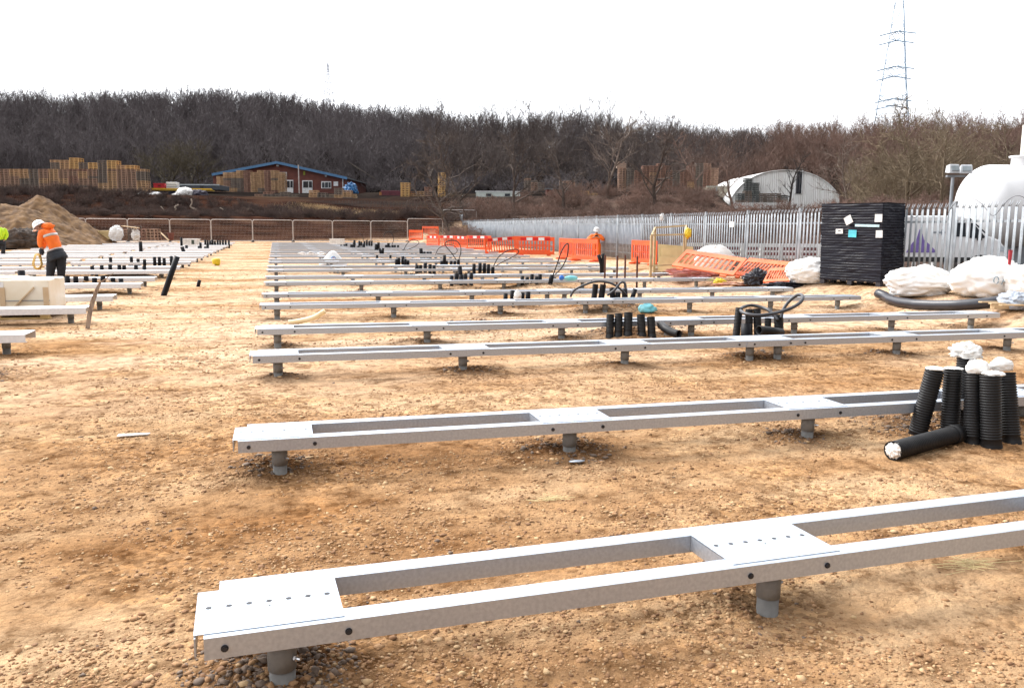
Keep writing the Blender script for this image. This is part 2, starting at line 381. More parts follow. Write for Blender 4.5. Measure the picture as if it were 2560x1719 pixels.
for mx_, my_, r_, h_ in MOUNDS:
    md = np.maximum(md, np.exp(-((gxp - mx_) ** 2 + (gyp - my_) ** 2) / (1.2 * r_) ** 2) * min(1, h_ * 14))
keep = (rg.random(N) < np.clip((dens - .36) * 1.9, .035, 1) + md) & (gxp < 12.9)
gxp, gyp, rr, md = gxp[keep], gyp[keep], rr[keep], md[keep]; N = len(gxp)
size = np.clip(rg.lognormal(-5.25, .55, N), .0022, .020) * (1 + .035 * rr) * (1 + 1.0 * md)
pts = np.stack([gxp, gyp, GH(gxp, gyp) + size * .12], 1)
SM = [mat('stone_tan', (.42, .24, .115), .9, 0, (.29, .155, .07), 9, .3, 90), mat('stone_brown', (.27, .14, .065), .9, 0, (.18, .09, .042), 9),
      mat('stone_pale', (.56, .38, .20), .9, 0, (.44, .28, .15), 9), mat('stone_grey_brown', (.21, .15, .11), .85, 0, (.13, .09, .065), 9)]
mi = rg.choice(4, N, p=[.64, .15, .20, .01]); mi = np.where((md > .3) & (rg.random(N) < .5), 3, mi)
scatter('gravel', pts, size, 'loose brown gravel and clods strewn over the bare soil', 'gravel', SM, mi)
print('stones', N)
# ================================================================ foundation frames
FH = .082
T = .29; LEN = 12.66; DEP = .50
def channel(x0, x1, y, t=.007, fl=.10):
    m = MB(); zt = T - .12 + .0
    m.box(((x0 + x1) / 2, y + t / 2, T - FH / 2), (x1 - x0, t, FH))
    m.box(((x0 + x1) / 2, y + fl / 2 + t / 2, T - t / 2 + .0006), (x1 - x0, fl - t, t))
    m.box(((x0 + x1) / 2, y + .03 + t / 2, T - FH + t / 2), (x1 - x0, .05, t)); return m
def plate(x0, x1, ya, yb):
    m = MB(); m.box(((x0 + x1) / 2, (ya + yb) / 2, T + .0025), (x1 - x0, yb - ya, .003))
    for x in (x0 + .004, x1 - .004): m.box((x, (.016 + .398) / 2, T - .038), (.006, .382, .07))
    return m
def holes(x0, x1):
    m = MB(); k = 7
    for i in range(k):
        x = x0 + .045 + (x1 - x0 - .09) * i / (k - 1); m.cyl((x, .245, T + .0042), (x, .245, T + .0048), .0115, 12)
    m.cyl(((x0 + x1) / 2, .20, T + .0042), ((x0 + x1) / 2, .20, T + .0048), .005, 8)
    return m
def leg_mb():
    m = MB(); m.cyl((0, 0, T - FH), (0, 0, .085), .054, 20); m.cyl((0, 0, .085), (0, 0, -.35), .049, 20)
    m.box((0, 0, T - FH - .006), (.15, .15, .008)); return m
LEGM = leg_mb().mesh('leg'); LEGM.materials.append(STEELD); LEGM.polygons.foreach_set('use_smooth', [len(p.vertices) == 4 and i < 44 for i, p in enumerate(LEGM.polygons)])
BOLTM = MB().cyl((0, -.010, 0), (0, .001, 0), .010, 6).cyl((0, -.004, 0), (0, .0, 0), .0135, 14).mesh('bolt'); BOLTM.materials.append(DARK)
LBM = MB().cyl((.05, 0, 0), (.085, 0, 0), .007, 8).cyl((.06, 0, 0), (.068, 0, 0), .014, 6).mesh('leg_bolt'); LBM.materials.append(mat('zinc', (.75, .75, .76), .25, .9))
CHF = channel(0, LEN, 0).mesh('side_beam'); CHB = channel(.045, LEN - .045, .40).mesh('side_beam')
PLS = []
for k, lx in enumerate(LEGX):
    if k == 4: continue
    x0, x1 = (-.035, .50) if k == 0 else (lx - .24, lx + .32) if k != 3 else (lx - .20, lx + .62)
    if k == 7: x0, x1 = LEN - .62, LEN + .02
    pm = plate(x0, x1, .030, .40 if k in (0, 7) else .47); nf = len(pm.f); hm = holes(x0, x1); pm.add(hm.v, hm.f)
    a = pm.mesh('cover_plate'); a.materials.append(STEEL); a.materials.append(DARK)
    for p in a.polygons[nf:]: p.material_index = 1
    PLS.append((a, x0, x1))
for me in (CHF, CHB): me.materials.append(STEEL)
SPL = MB().box((6.5, -.005, T - .043), (.62, .008, .078)).mesh('splice_plate'); SPL.materials.append(STEEL)
ORD = ['nearest', 'second', 'third', 'fourth', 'fifth', 'sixth', 'seventh', 'eighth', 'ninth', 'tenth', 'eleventh', 'twelfth', 'thirteenth', 'fourteenth', 'fifteenth', 'sixteenth', 'seventeenth', 'eighteenth', 'nineteenth', 'twentieth', 'twenty-first', 'twenty-second', 'twenty-third', 'twenty-fourth']
def frame_a(i, y, ang=0.):
    lab = 'long galvanised steel frame, %s from the camera in the right-hand block' % ORD[i]
    t = thing('foundation_frame', (-.29, y, 0), lab, 'steel frame', 'long steel foundation frames of the right-hand block', R(ang))
    link('side_beam', CHF, t); link('side_beam', CHB, t)
    for a, x0, x1 in PLS: link('cover_plate', a, t)
    if i >= 2: link('splice_plate', SPL, t)
    for k, lx in enumerate(LEGX):
        l = link('leg', LEGM, t); l.location = (lx, .105, 0)
        if i < 5: q = link('leg_bolt', LBM, l); q.location = (0, 0, .135); q.rotation_euler = (0, 0, R(-40 + 50 * (k % 2)))
        if i < 12:
            for dx in (-.17, .23) if k not in (0, 3, 4) else ((-.20, .24) if k == 0 else ((-.22, -.0) if k == 3 else (.12, .34))):
                q = link('bolt', BOLTM, t); q.location = (lx + dx, 0 if k not in (3, 4) or i < 2 else -.009, T - .045)
    return t
for i, y in enumerate(PY): frame_a(i, y, {0: 2.25, 1: -.3, 2: -.55}.get(i, -1.2 if i < 6 else 0))
# closed-top frames of the left-hand blocks
def boxframe(ln):
    top = MB().box((-ln / 2, .25, T - .003), (ln, .5, .006)); top.box((-ln / 2, .003, T - .055), (ln, .006, .096)); top.box((-ln / 2, .497, T - .055), (ln, .006, .096))
    low = MB().box((-ln / 2, .04, T - .105), (ln, .07, .006))
    return top.mesh('deck_beam'), low.mesh('bottom_flange')
BF = {}
def frame_b(x, y, ln, lab, grp, legs):
    t = thing('foundation_frame', (x, y, 0), lab, 'steel frame', grp)
    if ln not in BF:
        BF[ln] = boxframe(ln)
        for m_ in BF[ln]: m_.materials.append(mat('bright_zinc', (.80, .82, .85), .5, .15, (.70, .72, .76), 20, .03, 60))
    d = link('deck_beam', BF[ln][0], t); link('bottom_flange', BF[ln][1], d)
    for lx in legs: q = link('leg', LEGM, t); q.location = (-lx, .25, 0)
k = 0
for i, y in enumerate(PY):
    if i < 3: continue
    frame_b(-3.22, y + .05, 4.2, 'short closed-top galvanised frame, %s from the camera left of the bare lane' % ORD[k], 'closed-top frames left of the lane', (.30, 2.2, 3.95))
    if i >= 5 : frame_b(-7.62, y + .05, 5.8, 'closed-top galvanised frame in the outer left block, %s row from the camera' % ORD[k - 2], 'closed-top frames of the outer left block', (.3, 2.2, 3.9, 5.5))
    k += 1
# ================================================================ steel palisade fence along the right side
FX0, FZ0, FA, FB = 3.77 * 1.13, 38.3 * 1.13, .623 * 1.13, -2.68 * 1.13
def fpt(i): return c2w(FX0 + FA * i, FZ0 + FB * i)
i0, i1 = -14, 11
pal = thing('palisade_fence', (*fpt(i0), 0), 'tall galvanised palisade fence with pointed pales along the right side', 'fence')
po = Vector((*fpt(i0), 0)); GALV = mat('fence_galvanised', (.34, .365, .39), .5, .3, (.23, .25, .27), 3, .05)
ddir = Vector((*fpt(1), 0)) - Vector((*fpt(0), 0)); ddir.normalize(); nrm = Vector((-ddir.y, ddir.x, 0)); 
if nrm.x > 0: nrm = -nrm                    # towards the site
fang = math.atan2(ddir.y, ddir.x)
def ftop(i): return 2.31 - .02 * max(0, min(1, -i / 14)) + .05 * max(0, min(1, (i - 4) / 4))
pale = MB()                                  # one pale: W profile, split pointed head leaning out
for (xa, xb, ya, yb) in ((-.039, -.014, 0, .012), (-.014, .014, .012, .012), (.014, .039, .012, 0)):
    pale.hexa([Vector(p) for p in ((xa, ya, 0), (xb, yb, 0), (xb, yb + .004, 0), (xa, ya + .004, 0), (xa, ya, 1), (xb, yb, 1), (xb, yb + .004, 1), (xa, ya + .004, 1))])
PV = np.array(pale.v); PQ = np.array(pale.f)
rgf = random.Random(4)
for i in range(i0, i1):
    a = Vector((*fpt(i), 0)); c = Vector((*fpt(i + 1), 0)); zt = ftop(i); L_ = (c - a).length
    zb = gz(a.x, a.y) + .03
    m = MB(); q = a - po; m.box((q.x, q.y, (zt + .02 + zb) / 2 - .2), (.10, .055, zt + .02 - zb + .4), fang)
    m.build('post', GALV, pal)
    m = MB()
    for zr in (zb + .32, zt - .42): m.bar(a - po + Vector((0, 0, zr)), c - po + Vector((0, 0, zr)), .045, .05)
    m.build('rail', GALV, pal)
    Vs, Qs = [], []; nP = 17
    for k in range(nP):
        s = (k + .6) / nP; pz = zb + .05; H = zt - pz - .13 + rgf.uniform(-.01, .01)
        base = a + ddir * (s * L_) + nrm * .035 - po
        X = PV.copy(); X[:, 2] = X[:, 2] * H + pz
        W = np.stack([base.x + ddir.x * X[:, 0] + nrm.x * X[:, 1], base.y + ddir.y * X[:, 0] + nrm.y * X[:, 1], X[:, 2]], 1)
        Qs.append(PQ + len(Vs) * 0 + sum(len(v) for v in Vs)); Vs.append(W)
        # head: three tapering prongs, bent outwards
        bend = nrm * -.05
        for (x0, x1_, tip) in ((-.034, -.004, -.036), (.004, .034, .036)):
            b0 = base + ddir * x0; b1 = base + ddir * x1_; z0 = pz + H; up_ = Vector((0, 0, .13)) + bend + ddir * (tip - (x0 + x1_) / 2)
            o = sum(len(v) for v in Vs)
            pts_ = [b0 + Vector((0, 0, z0)), b1 + Vector((0, 0, z0)), b1 + nrm * .012 + Vector((0, 0, z0)), b0 + nrm * .012 + Vector((0, 0, z0))]
            md_ = (b0 + b1) / 2 + Vector((0, 0, z0)); pts_ += [md_ + (p - md_) * .25 + up_ for p in pts_]
            Vs.append(np.array([tuple(p) for p in pts_]))
            Qs.append(np.array([(3, 2, 1, 0), (4, 5, 6, 7), (0, 1, 5, 4), (1, 2, 6, 5), (2, 3, 7, 6), (3, 0, 4, 7)]) + o)
    me = npmesh('pale_panel', np.concatenate(Vs), np.concatenate(Qs), GALV); link('pale_panel', me, pal)
# sheets fixed behind the pales on the far half, as solid steel cladding
CLAD = mat('clad_sheet', (.28, .32, .38), .55, .2, (.19, .22, .27), 1.2, 0, contrast=(.4, .6))
for i in range(i0, 2):
    a = Vector((*fpt(i), 0)) - nrm * .03 - po; c = Vector((*fpt(i + .97), 0)) - nrm * .03 - po; zt = ftop(i)
    zb = gz(*fpt(i)) + (.15 if i < -1 else .75); m = MB(); zz = zt - .45
    m.hexa([a + Vector((0, 0, zb)), c + Vector((0, 0, zb)), c + Vector((0, 0, zb)) - nrm * .012, a + Vector((0, 0, zb)) - nrm * .012, a + Vector((0, 0, zz)), c + Vector((0, 0, zz)), c + Vector((0, 0, zz)) - nrm * .012, a + Vector((0, 0, zz)) - nrm * .012])
    m.build('cladding', CLAD, pal)
# razor wire along the top
WIRE = mat('razor_wire', (.10, .10, .11), .5, .6)
pts = []; n_ = 0
for s in np.arange(-13.5, 10.9, .022):
    base = Vector((*fpt(s), 0)); rad = .10 + .05 * vn(s * .9, 0, 4) + (.08 * sst(7.2, 8.2, s)); a_ = s * 2 * math.pi * (3.2 if s < 7 else 2.6)
    pts.append(base - po + nrm * (.09 + math.cos(a_) * rad * .5) + Vector((0, 0, ftop(s) - .27 + .10 * vn(s * .7, 3, 5) + math.sin(a_) * rad + .10 * float(sst(7, 8, s)))) + ddir * (math.cos(a_ * .5) * .12))
MB().tube(pts, .0065, 4).build('razor_wire', WIRE, pal)
# bits of plastic caught on the wire
CAUGHT = [('torn white plastic bag caught on the fence razor wire above the yellow boards', 1655, 545, .16), ('white plate hanging on the palisade fence beside the third nearest post', 1829, 561, .16)]
for lab, x, y, s in CAUGHT:
    # find fence depth along this column
    best = min(np.arange(i0, i1, .02), key=lambda i: abs((FX0 + FA * i) / (FZ0 + FB * i) - (x - CX) / F)); zc = FZ0 + FB * best - .15
    c = PD(x, y, zc); v, f = blob((0, 0, 0), (s * .5, s * .3, s), .5, x, 2.5)
    if 'plate' in lab: o = MB().box((0, 0, 0), (.30, .02, .18), fang).build('plastic_plate', WHITEP)
    else: o = MB().add(v, f).build('plastic_bag', WHITEP, None, True)
    o.location = c; tag(o, lab, 'plate' if 'plate' in lab else 'bag')
# ================================================================ welded mesh fence panels across the far end
HER = mat('mesh_panel_pipe', (.62, .58, .55), .5, .6); 
def heras(wd=3.42, h=1.9):
    fr = MB(); r_ = .16; c = []
    for cx_, cz_, a0 in ((wd / 2 - r_, h - r_, 0), (-wd / 2 + r_, h - r_, 90), (-wd / 2 + r_, r_ + .08, 180), (wd / 2 - r_, r_ + .08, 270)):
        for k in range(5): a_ = R(a0 + k * 22.5); c.append(Vector((cx_ + math.cos(a_) * r_, 0, cz_ + math.sin(a_) * r_)))
    fr.tube(c, .030, 8, closed=True)
    ms = MB()
    for k in range(1, 30): x = -wd / 2 + wd * k / 30; ms.box((x, 0, h / 2 + .04), (.005, .005, h - .1))
    for k in range(1, 8): z = .08 + (h - .08) * k / 8; ms.box((0, .004, z), (wd - .04, .005, .005))
    ft = MB().slab([(-.11, 0), (.11, 0), (.09, .12), (-.09, .12)], .7)
    ft2 = MB(); ft2.v = [(v[0], v[1] - .35, v[2]) for v in ft.v]; ft2.f = ft.f
    return fr, ms, ft2
hf, hm_, hb = heras()
H0 = None; k = 0; pxs = [119, 222, 325.5, 430, 532, 635, 735, 833, 928, 1019, 1106, 1190]
zh_ = lambda x: float(np.interp(x, [119, 325, 700, 1019, 1190], [69, 70.5, 75, 80, 83]))
def hpt(x):
    u = (x - CX) / F; z_ = zh_(x) ; v = c2w(u * z_ * 1.0, z_); return Vector((*v, 0))
FENORD = ['far left', 'second', 'third', 'fourth', 'fifth', 'sixth', 'seventh', 'eighth', 'ninth', 'tenth', 'last']
for i in range(len(pxs) - 1):
    a, c = hpt(pxs[i]), hpt(pxs[i + 1]); mid = (a + c) / 2; ang = math.atan2((c - a).y, (c - a).x); mid.z = gz(mid.x, mid.y) + .02
    lab = '%s welded mesh fence panel from the left across the end of the site' % FENORD[i]
    sx_ = (c - a).length / 3.46
    if H0 is None:
        H0 = thing('mesh_fence_panel', mid, lab, 'fence panel', 'temporary mesh fence panels', ang)
        hf.build('pipe_frame', HER, H0, True); hm_.build('wire_mesh', HER, H0); o = hb.build('foot_block', mat('rubber_foot', (.05, .05, .05), .8), H0); o.location = (1.71, 0, -.02); H0.scale = (sx_, 1, 1)
    else: dup(H0, mid, ang, lab, scale=(sx_, 1, 1))
# ================================================================ orange barriers
def barrier_meshes():
    W, Hh = 2.0, 1.0; body = MB(); t = .045
    body.box((0, 0, .88), (W, t, .20)); body.box((0, 0, .16), (W, t, .16))
    for x in (-W / 2 + .05, W / 2 - .05): body.box((x, 0, .51), (.10, t, .545))
    nb = 11
    for k in range(1, nb): body.box((-W / 2 + .1 + (W - .2) * k / nb, 0, .51), (.06, t * .8, .545))
    body.box((0, 0, .51), (W - .2, .006, .04))
    for x in (-W / 2 + .3, W / 2 - .3): body.slab([(x - .10, 0), (x + .10, 0), (x + .10, .085), (x - .10, .085)], t)
    st = []
    foot = MB(); foot.slab([(-.06, 0), (.06, 0), (.05, .07), (-.05, .07)], .5); foot.v = [(v[0], v[1] - .25, v[2]) for v in foot.v]
    wh = MB(); rd = MB()
    for k in range(6):
        x = -.775 + k * .31; wh.v += [(x, -t / 2 - .004, .81), (x, -t / 2 - .004, .96)]
    wh.f = [(2 * k, 2 * k + 2, 2 * k + 3, 2 * k + 1) for k in range(5)]
    return body, foot, wh
bb, bf_, bw = barrier_meshes()
BM = {}
REDR = mat('red_reflective', (.70, .012, .01), .35)
WHR = mat('white_reflective', (.85, .85, .85), .35)
def barrier(label, M=None, loc=None, rz=0., stripes=True, m=None, group='upright orange barriers along the right-hand frames', feet=True, scale=None):
    m = m or ORANGE
    key = m.name
    if key not in BM:
        a = bb.mesh('barrier_panel'); a.materials.append(m); BM[key] = a
        if 'f' not in BM:
            for kk, mm, q, nm in (('f', ORANGE, bf_, 'foot'), ('w', REDR, bw, 'reflective_band')):
                me = q.mesh(nm); me.materials.append(mm); BM[kk] = me
            me.materials.append(WHR)
            for k in (1, 3): me.polygons[k].material_index = 1
    t = thing('barrier', loc if loc is not None else (0, 0, 0), label, 'barrier', group, rz)
    if M is not None: t.matrix_world = M
    if scale: t.scale = scale
    o = link('barrier_panel', BM[key], t, bevel=.012)
    if stripes: link('reflective_band', BM['w'], t)
    if feet:
        for x in (-.75, .75): q = link('foot', BM['f'], t); q.location = (x, 0, 0)
    return t
BARS = [  # sx centre, base sy, yaw, stripes, label
    (1040, 608, 4, False, 'orange barrier at the far end of the row, half behind another'),
    (1076, 607, -3, False, 'farthest plain orange barrier standing by the mesh fence'),
    (1083, 617.5, 12, True, 'orange barrier with one white block, third from the far end'),
    (1121, 620, -6, True, 'orange barrier with two white blocks, fourth from the far end'),
    (1152, 624, 10, True, 'small orange barrier between two others, fifth from the far end'),
    (1197, 628.5, -5, True, 'orange barrier with striped top left of the tilted one'),
    (1253, 636.5, 14, True, 'tilted orange barrier with striped top and dark slots at its right'),
    (1338, 645, -4, True, 'wide orange barrier with striped top, left of the gap'),
    (1418, 655, 34, False, 'plain orange barrier turned away beside the worker at the fence'),
    (1462, 660, -12, False, 'plain orange barrier in front of the worker at the fence'),
    (1609, 668.5, -8, False, 'plain orange barrier beside the tan gantry frame'),
]
BW = [34, 40, 32, 49, 34, 60, 77, 98, 41, 62, 62]
for (sx, sy, yw, st, lab), wpx in zip(BARS, BW):
    p = P(sx, sy, .12); p.z = gz(p.x, p.y)
    fac = math.degrees(math.atan2(p.x, p.y)); zc = p.x * SY + p.y * CYW
    yaw_ = math.degrees(math.acos(min(1, wpx / (2 * F / zc))))
    b_ = barrier(lab, loc=p, rz=R(-fac - yaw_), stripes=st)
    if 'tilted orange' in lab: b_.rotation_euler = (R(-5), R(-4), R(-fac + yaw_))
p = P(1330, 640.5, .12); p.z = gz(p.x, p.y); barrier('orange barrier mostly hidden behind the wide striped one', loc=p, rz=R(-22), stripes=False)
def frame3(BL, BR_, TL):       # barrier placed by three corners
    x = (BR_ - BL); wdt = x.length; x.normalize(); z = TL - BL; z = z - x * z.dot(x); hh = z.length; z.normalize(); y = z.cross(x)
    o = (BL + BR_) / 2
    return Matrix(((x.x * wdt / 2, y.x, z.x * hh, o.x), (x.y * wdt / 2, y.y, z.y * hh, o.y), (x.z * wdt / 2, y.z, z.z * hh, o.z), (0, 0, 0, 1)))
G3 = 'fallen faded orange barriers by the fence'
barrier('large faded orange barrier leaning back with white sheet showing through its slots', M=frame3(PD(1676, 668, 25.6), PD(1830, 693, 24.6), PD(1692, 620, 26.8)), stripes=False, m=ORANGEL, group=G3, feet=False)
barrier('faded orange barrier slumped to the right behind the first fallen one', M=frame3(PD(1826, 690, 25.2), PD(1932, 702, 24.4), PD(1856, 643, 26.4)), stripes=False, m=ORANGEL, group=G3, feet=False)
barrier('short faded orange barrier lying flat against the white bag', M=frame3(PD(1906, 709, 22.6), PD(1984, 706, 22.2), PD(1918, 671, 23.5)), stripes=False, m=ORANGEL, group=G3, feet=False)
# slabs of soil/sheet under the fallen barriers
PINK = mat('pink_plastic_film', (.72, .42, .40), .4, 0, (.60, .18, .14), 3, .4, 8, stretch=(1, 4, 1))
def lump(name, lab, cat, c, rad, m, amp=.25, seed=1, flat=-.5, rz=0., freq=2.):
    v, f = blob((0, 0, 0), rad, amp, seed, freq, flat=flat, hf=.14 if m is BAG else .30); o = MB().add(v, f).build(name, m, None, True); o.location = c; o.rotation_euler = (0, 0, rz); return tag(o, lab, cat)
def onground(sx, sy, dz=0., guess=.1):
    a, c = 2.5, 130.; q = None; n_ = 260      # march along the photo ray until it meets the ground
    for k in range(n_):
        zc = a * (c / a) ** (k / n_); p = PD(sx, sy, zc)
        if p.z < gz(p.x, p.y): break
    lo, hi = a * (c / a) ** ((k - 1) / n_), zc
    for _ in range(12):
        m_ = (lo + hi) / 2; p = PD(sx, sy, m_)
        if p.z < gz(p.x, p.y): hi = m_
        else: lo = m_
    p = PD(sx, sy, hi); return Vector((p.x, p.y, gz(p.x, p.y) + dz))
p = onground(1745, 693); lump('plastic_film', 'crumpled pink plastic film under the large fallen barrier', 'plastic sheet', p + Vector((0, 0, .10)), (1.0, .45, .22), PINK, .35, 3)
p = onground(1860, 712); lump('plastic_film', 'strip of reddish plastic film on the soil by the frame ends', 'plastic sheet', p + Vector((0, 0, .02)), (.85, .3, .06), mat('red_film', (.62, .22, .14), .5, 0, (.5, .3, .18), 3), .35, 5)
BFILM = mat('black_film', (.008, .008, .011), .32, 0, (.016, .014, .022), 3, .5, 9, spec=.35)
p = onground(1893, 711); lump('plastic_sack', 'black plastic sack lying beside the short fallen barrier', 'sack', p + Vector((0, 0, .14)), (.38, .32, .26), BFILM, .3, 6)
p = onground(1978, 716); lump('plastic_sheet', 'flattened black sheeting below the short fallen barrier', 'plastic sheet', p + Vector((0, 0, .03)), (.75, .30, .10), BFILM, .35, 8)
p = PD(1800, 697, 24.6); p.z = gz(p.x, p.y) + .1; lump('plastic_bag', 'yellow plastic bag under the edge of the fallen barrier', 'bag', p, (.18, .12, .10), mat('yellow_plastic', (.80, .62, .03), .4, 0, (.66, .45, .02), 4), .3, 2)
# ================================================================ tan gantry frame and yellow boards
TAN = mat('tan_painted_steel', (.52, .40, .22), .6, .1, (.36, .25, .13), 5)
z0 = 26.4
g0 = PD(1632, 690, z0); g0.z = gz(g0.x, g0.y); gt = thing('guard_frame', g0, 'tan steel guard frame with a raised rectangular top rail', 'frame')
def gp_(sx, sy, zc): return PD(sx, sy, zc) - g0
A1, A2, A3, A4 = gp_(1629, 588, z0), gp_(1638, 569, z0 + 1.3), gp_(1716, 564, z0 + 1.1), gp_(1711, 586, z0 - .1)
m = MB()
for a, c in ((A1, A2), (A2, A3), (A3, A4), (A4, A1)): m.bar(a, c, .05)
m.build('top_rail', TAN, gt)
for a, yb in ((A1, 0), (A2, .02)): q = a.copy(); q.z = yb; MB().bar(a, q, .07).build('post', TAN, gt)
for a in (A3, A4): q = a.copy(); q.z = 1.0; MB().bar(a, q, .045).build('post', TAN, gt)
MB().bar(Vector((A1.x, A1.y, .55)), Vector((A4.x, A4.y, .62)), .045).build('cross_rail', TAN, gt)
q = PD(1720, 583, z0 - .1); lump('plastic_bag', 'bright yellow bag tied to the corner of the tan guard frame', 'bag', q, (.10, .08, .16), mat('yellow_plastic', (.8, .6, .03)), .3, 12, flat=-1.2)
pb = thing('board_stack', PD(1640, 690, 27.2), 'pale yellow boards standing against the fence behind the fallen barrier', 'boards')
for k, (x0, x1, yt0, yt1, yb, zc) in enumerate(((1646, 1733, 610, 617, 676, 27.3), (1655, 1735, 619, 626, 676, 27.0), (1650, 1700, 641, 644, 678, 26.8))):
    b0 = pb.location; P0, P1, P2, P3 = PD(x0, yb, zc) - b0, PD(x1, yb, zc) - b0, PD(x1, yt1, zc + .2) - b0, PD(x0, yt0, zc + .2) - b0
    off = Vector((.01, .035, 0)); MB().hexa([P0, P1, P1 + off, P0 + off, P3, P2, P2 + off, P3 + off]).build('board', WOODY, pb)
p = onground(1655, 684); lump('rubble_bag', 'open cream bag of rubble at the foot of the guard frame', 'bag', p + Vector((0, 0, .12)), (.34, .25, .20), mat('cream_bag', (.66, .58, .46), .7, 0, (.36, .26, .15), 5), .3, 14)
# rusty stakes
RUST = mat('rusty_steel', (.16, .06, .04), .8, .2, (.08, .03, .02), 20)
for k, (x, yt, yb) in enumerate(((1512, 637, 690), (1542.5, 639, 690), (1562.5, 637, 690), (1592.5, 641, 690))):
    p = PD(x, 690, 24.6); p.z = gz(p.x, p.y); t_ = PD(x + 1, yt, 24.6) - p
    o = MB().bar((0, 0, -.1), t_, .05).build('stake', RUST); o.location = p
    tag(o, 'rusty brown steel stake, %s from the left of four in the soil' % ['first', 'second', 'third', 'last'][k], 'stake', 'rusty stakes beyond the frame ends')
# bent black ducts standing behind the barriers
for k, (pp) in enumerate(([(1496, 637), (1500, 648), (1504, 664)], [(1507, 634), (1509, 645), (1506, 662)])):
    zc = 30.; pts = [PD(x, y, zc) for x, y in pp]; pts.append(Vector((pts[-1].x, pts[-1].y, gz(pts[-1].x, pts[-1].y) - .05))); o = MB().tube([q - pts[-1] for q in pts], .065, 12).build('duct', BLACKP, None, True); o.location = pts[-1]
    tag(o, ['left', 'right'][k] + ' one of two bent black ducts beside the stakes', 'duct', 'bent ducts right of the barriers')
# ================================================================ wrapped stack
sb = PD(2198, 746, 18.2); gzs = gz(sb.x, sb.y); sb = P(2198, 746, gzs); sb.z = gz(sb.x, sb.y)
lc = P(2048, 734, gzs); lc.z = sb.z; xv = (lc - sb); Wd = xv.length; xv.normalize(); ang = math.atan2(xv.y, xv.x)   # local x runs left along the front
ztop = PD(2206, 507, (sb.x * SY + sb.y * CYW)).z - sb.z
st_ = thing('wrapped_stack', sb, 'tall stack of trays wrapped in black film with papers stuck on it', 'stack', None, ang)
nL = 30; Dp = .95; rows = []; mm = MB(); rgs = random.Random(2); NS = 72
def ring(z, k):
    out_ = []
    for s in range(NS):
        q = s / NS * 4; e = int(q); f_ = q - e
        x, y = [(f_ * Wd, 0), (Wd, -f_ * Dp), (Wd - f_ * Wd, -Dp), (0, -Dp + f_ * Dp)][e]
        cx_, cy_ = Wd / 2, -Dp / 2; lx = z / ztop
        o_ = .006 * (1 if k % 2 else -1) + .022 * (float(vn(q * 3.1, k * .5, 3)) - .5) + .02 * (float(vn(q * 9, k * 1.3, 4)) - .5)
        d = math.hypot(x - cx_, y - cy_); sc_ = 1 + o_ / d
        out_.append((cx_ + (x - cx_) * sc_ + .07 * lx * 1, cy_ + (y - cy_) * sc_, z + .014 * (float(vn(q * 4, k, 7)) - .5)))
    return out_
zs = []
for k in range(nL):
    z = .12 + (ztop - .12) * k / (nL - 1); zs += [(z - .02, 2 * k), (z + .012, 2 * k + 1)]
o = 0
for z, k in zs: mm.v += ring(z, k)
for j in range(len(zs) - 1):
    for s in range(NS): mm.f.append((j * NS + (s + 1) % NS, j * NS + s, (j + 1) * NS + s, (j + 1) * NS + (s + 1) % NS))
mm.f.append(tuple((len(zs) - 1) * NS + s for s in range(NS - 1, -1, -1))); mm.f.append(tuple(range(NS)))
FILM = mat('black_stretch_film', (.004, .004, .010), .38, 0, (.008, .008, .016), 2, .35, 12, stretch=(1, 1, 9), spec=.22)
mm.build('film_wrap', FILM, st_, False)
pm = MB(); pm.box((Wd / 2, -Dp / 2, .10), (Wd - .02, Dp - .02, .025))
for x in (.06, Wd / 2, Wd - .06):
    for y in (-.06, -Dp / 2, -Dp + .06): pm.box((x, y, .045), (.12, .12, .09))
pm.build('pallet_base', mat('dark_pallet', (.04, .035, .04), .7), st_)
def paper(cx_, cy_, wpx, hpx, rot, m_, lab):
    zc = lc.x * SY + lc.y * CYW + (cx_ - 2048) / 150 * ((sb.x - lc.x) * SY + (sb.y - lc.y) * CYW)
    q = PD(cx_, cy_, zc); lz = q.z - sb.z; s_ = (2198 - cx_) / 150. * Wd + .07 * lz / ztop * 0 ; ppm = F / zc
    Mx = Matrix.Rotation(R(rot), 3, 'Y'); o = MB().box((0, 0, 0), (wpx / ppm, .004, hpx / ppm), M=Mx).build('paper', m_, st_)
    o.location = (s_ + .03, .046, lz); o['label'] = lab; return o
PAP = mat('paper_white', (.82, .80, .78), .6); CYAN = mat('paper_cyan', (.10, .60, .72), .6); INK = mat('ink', (.10, .09, .10), .7)
paper(2117, 550, 20, 20, 28, PAP, 'tilted white paper sheet'); paper(2189, 545, 20, 19, 0, PAP, 'white paper sheet at the upper right')
paper(2163, 564, 66, 6, -1, mat('pale_blue_tape', (.55, .75, .80), .5), 'long pale blue strip'); q1 = paper(2096, 578, 20, 12, 2, PAP, 'small white label with a dark print'); paper(2129, 584, 22, 18, -1, CYAN, 'cyan blue sheet'); paper(2193, 585, 18, 18, 1, PAP, 'white paper sheet at the lower right')
MB().box((.0, .004, .01), (.07, .003, .02), rz=0).build('print', INK, q1)
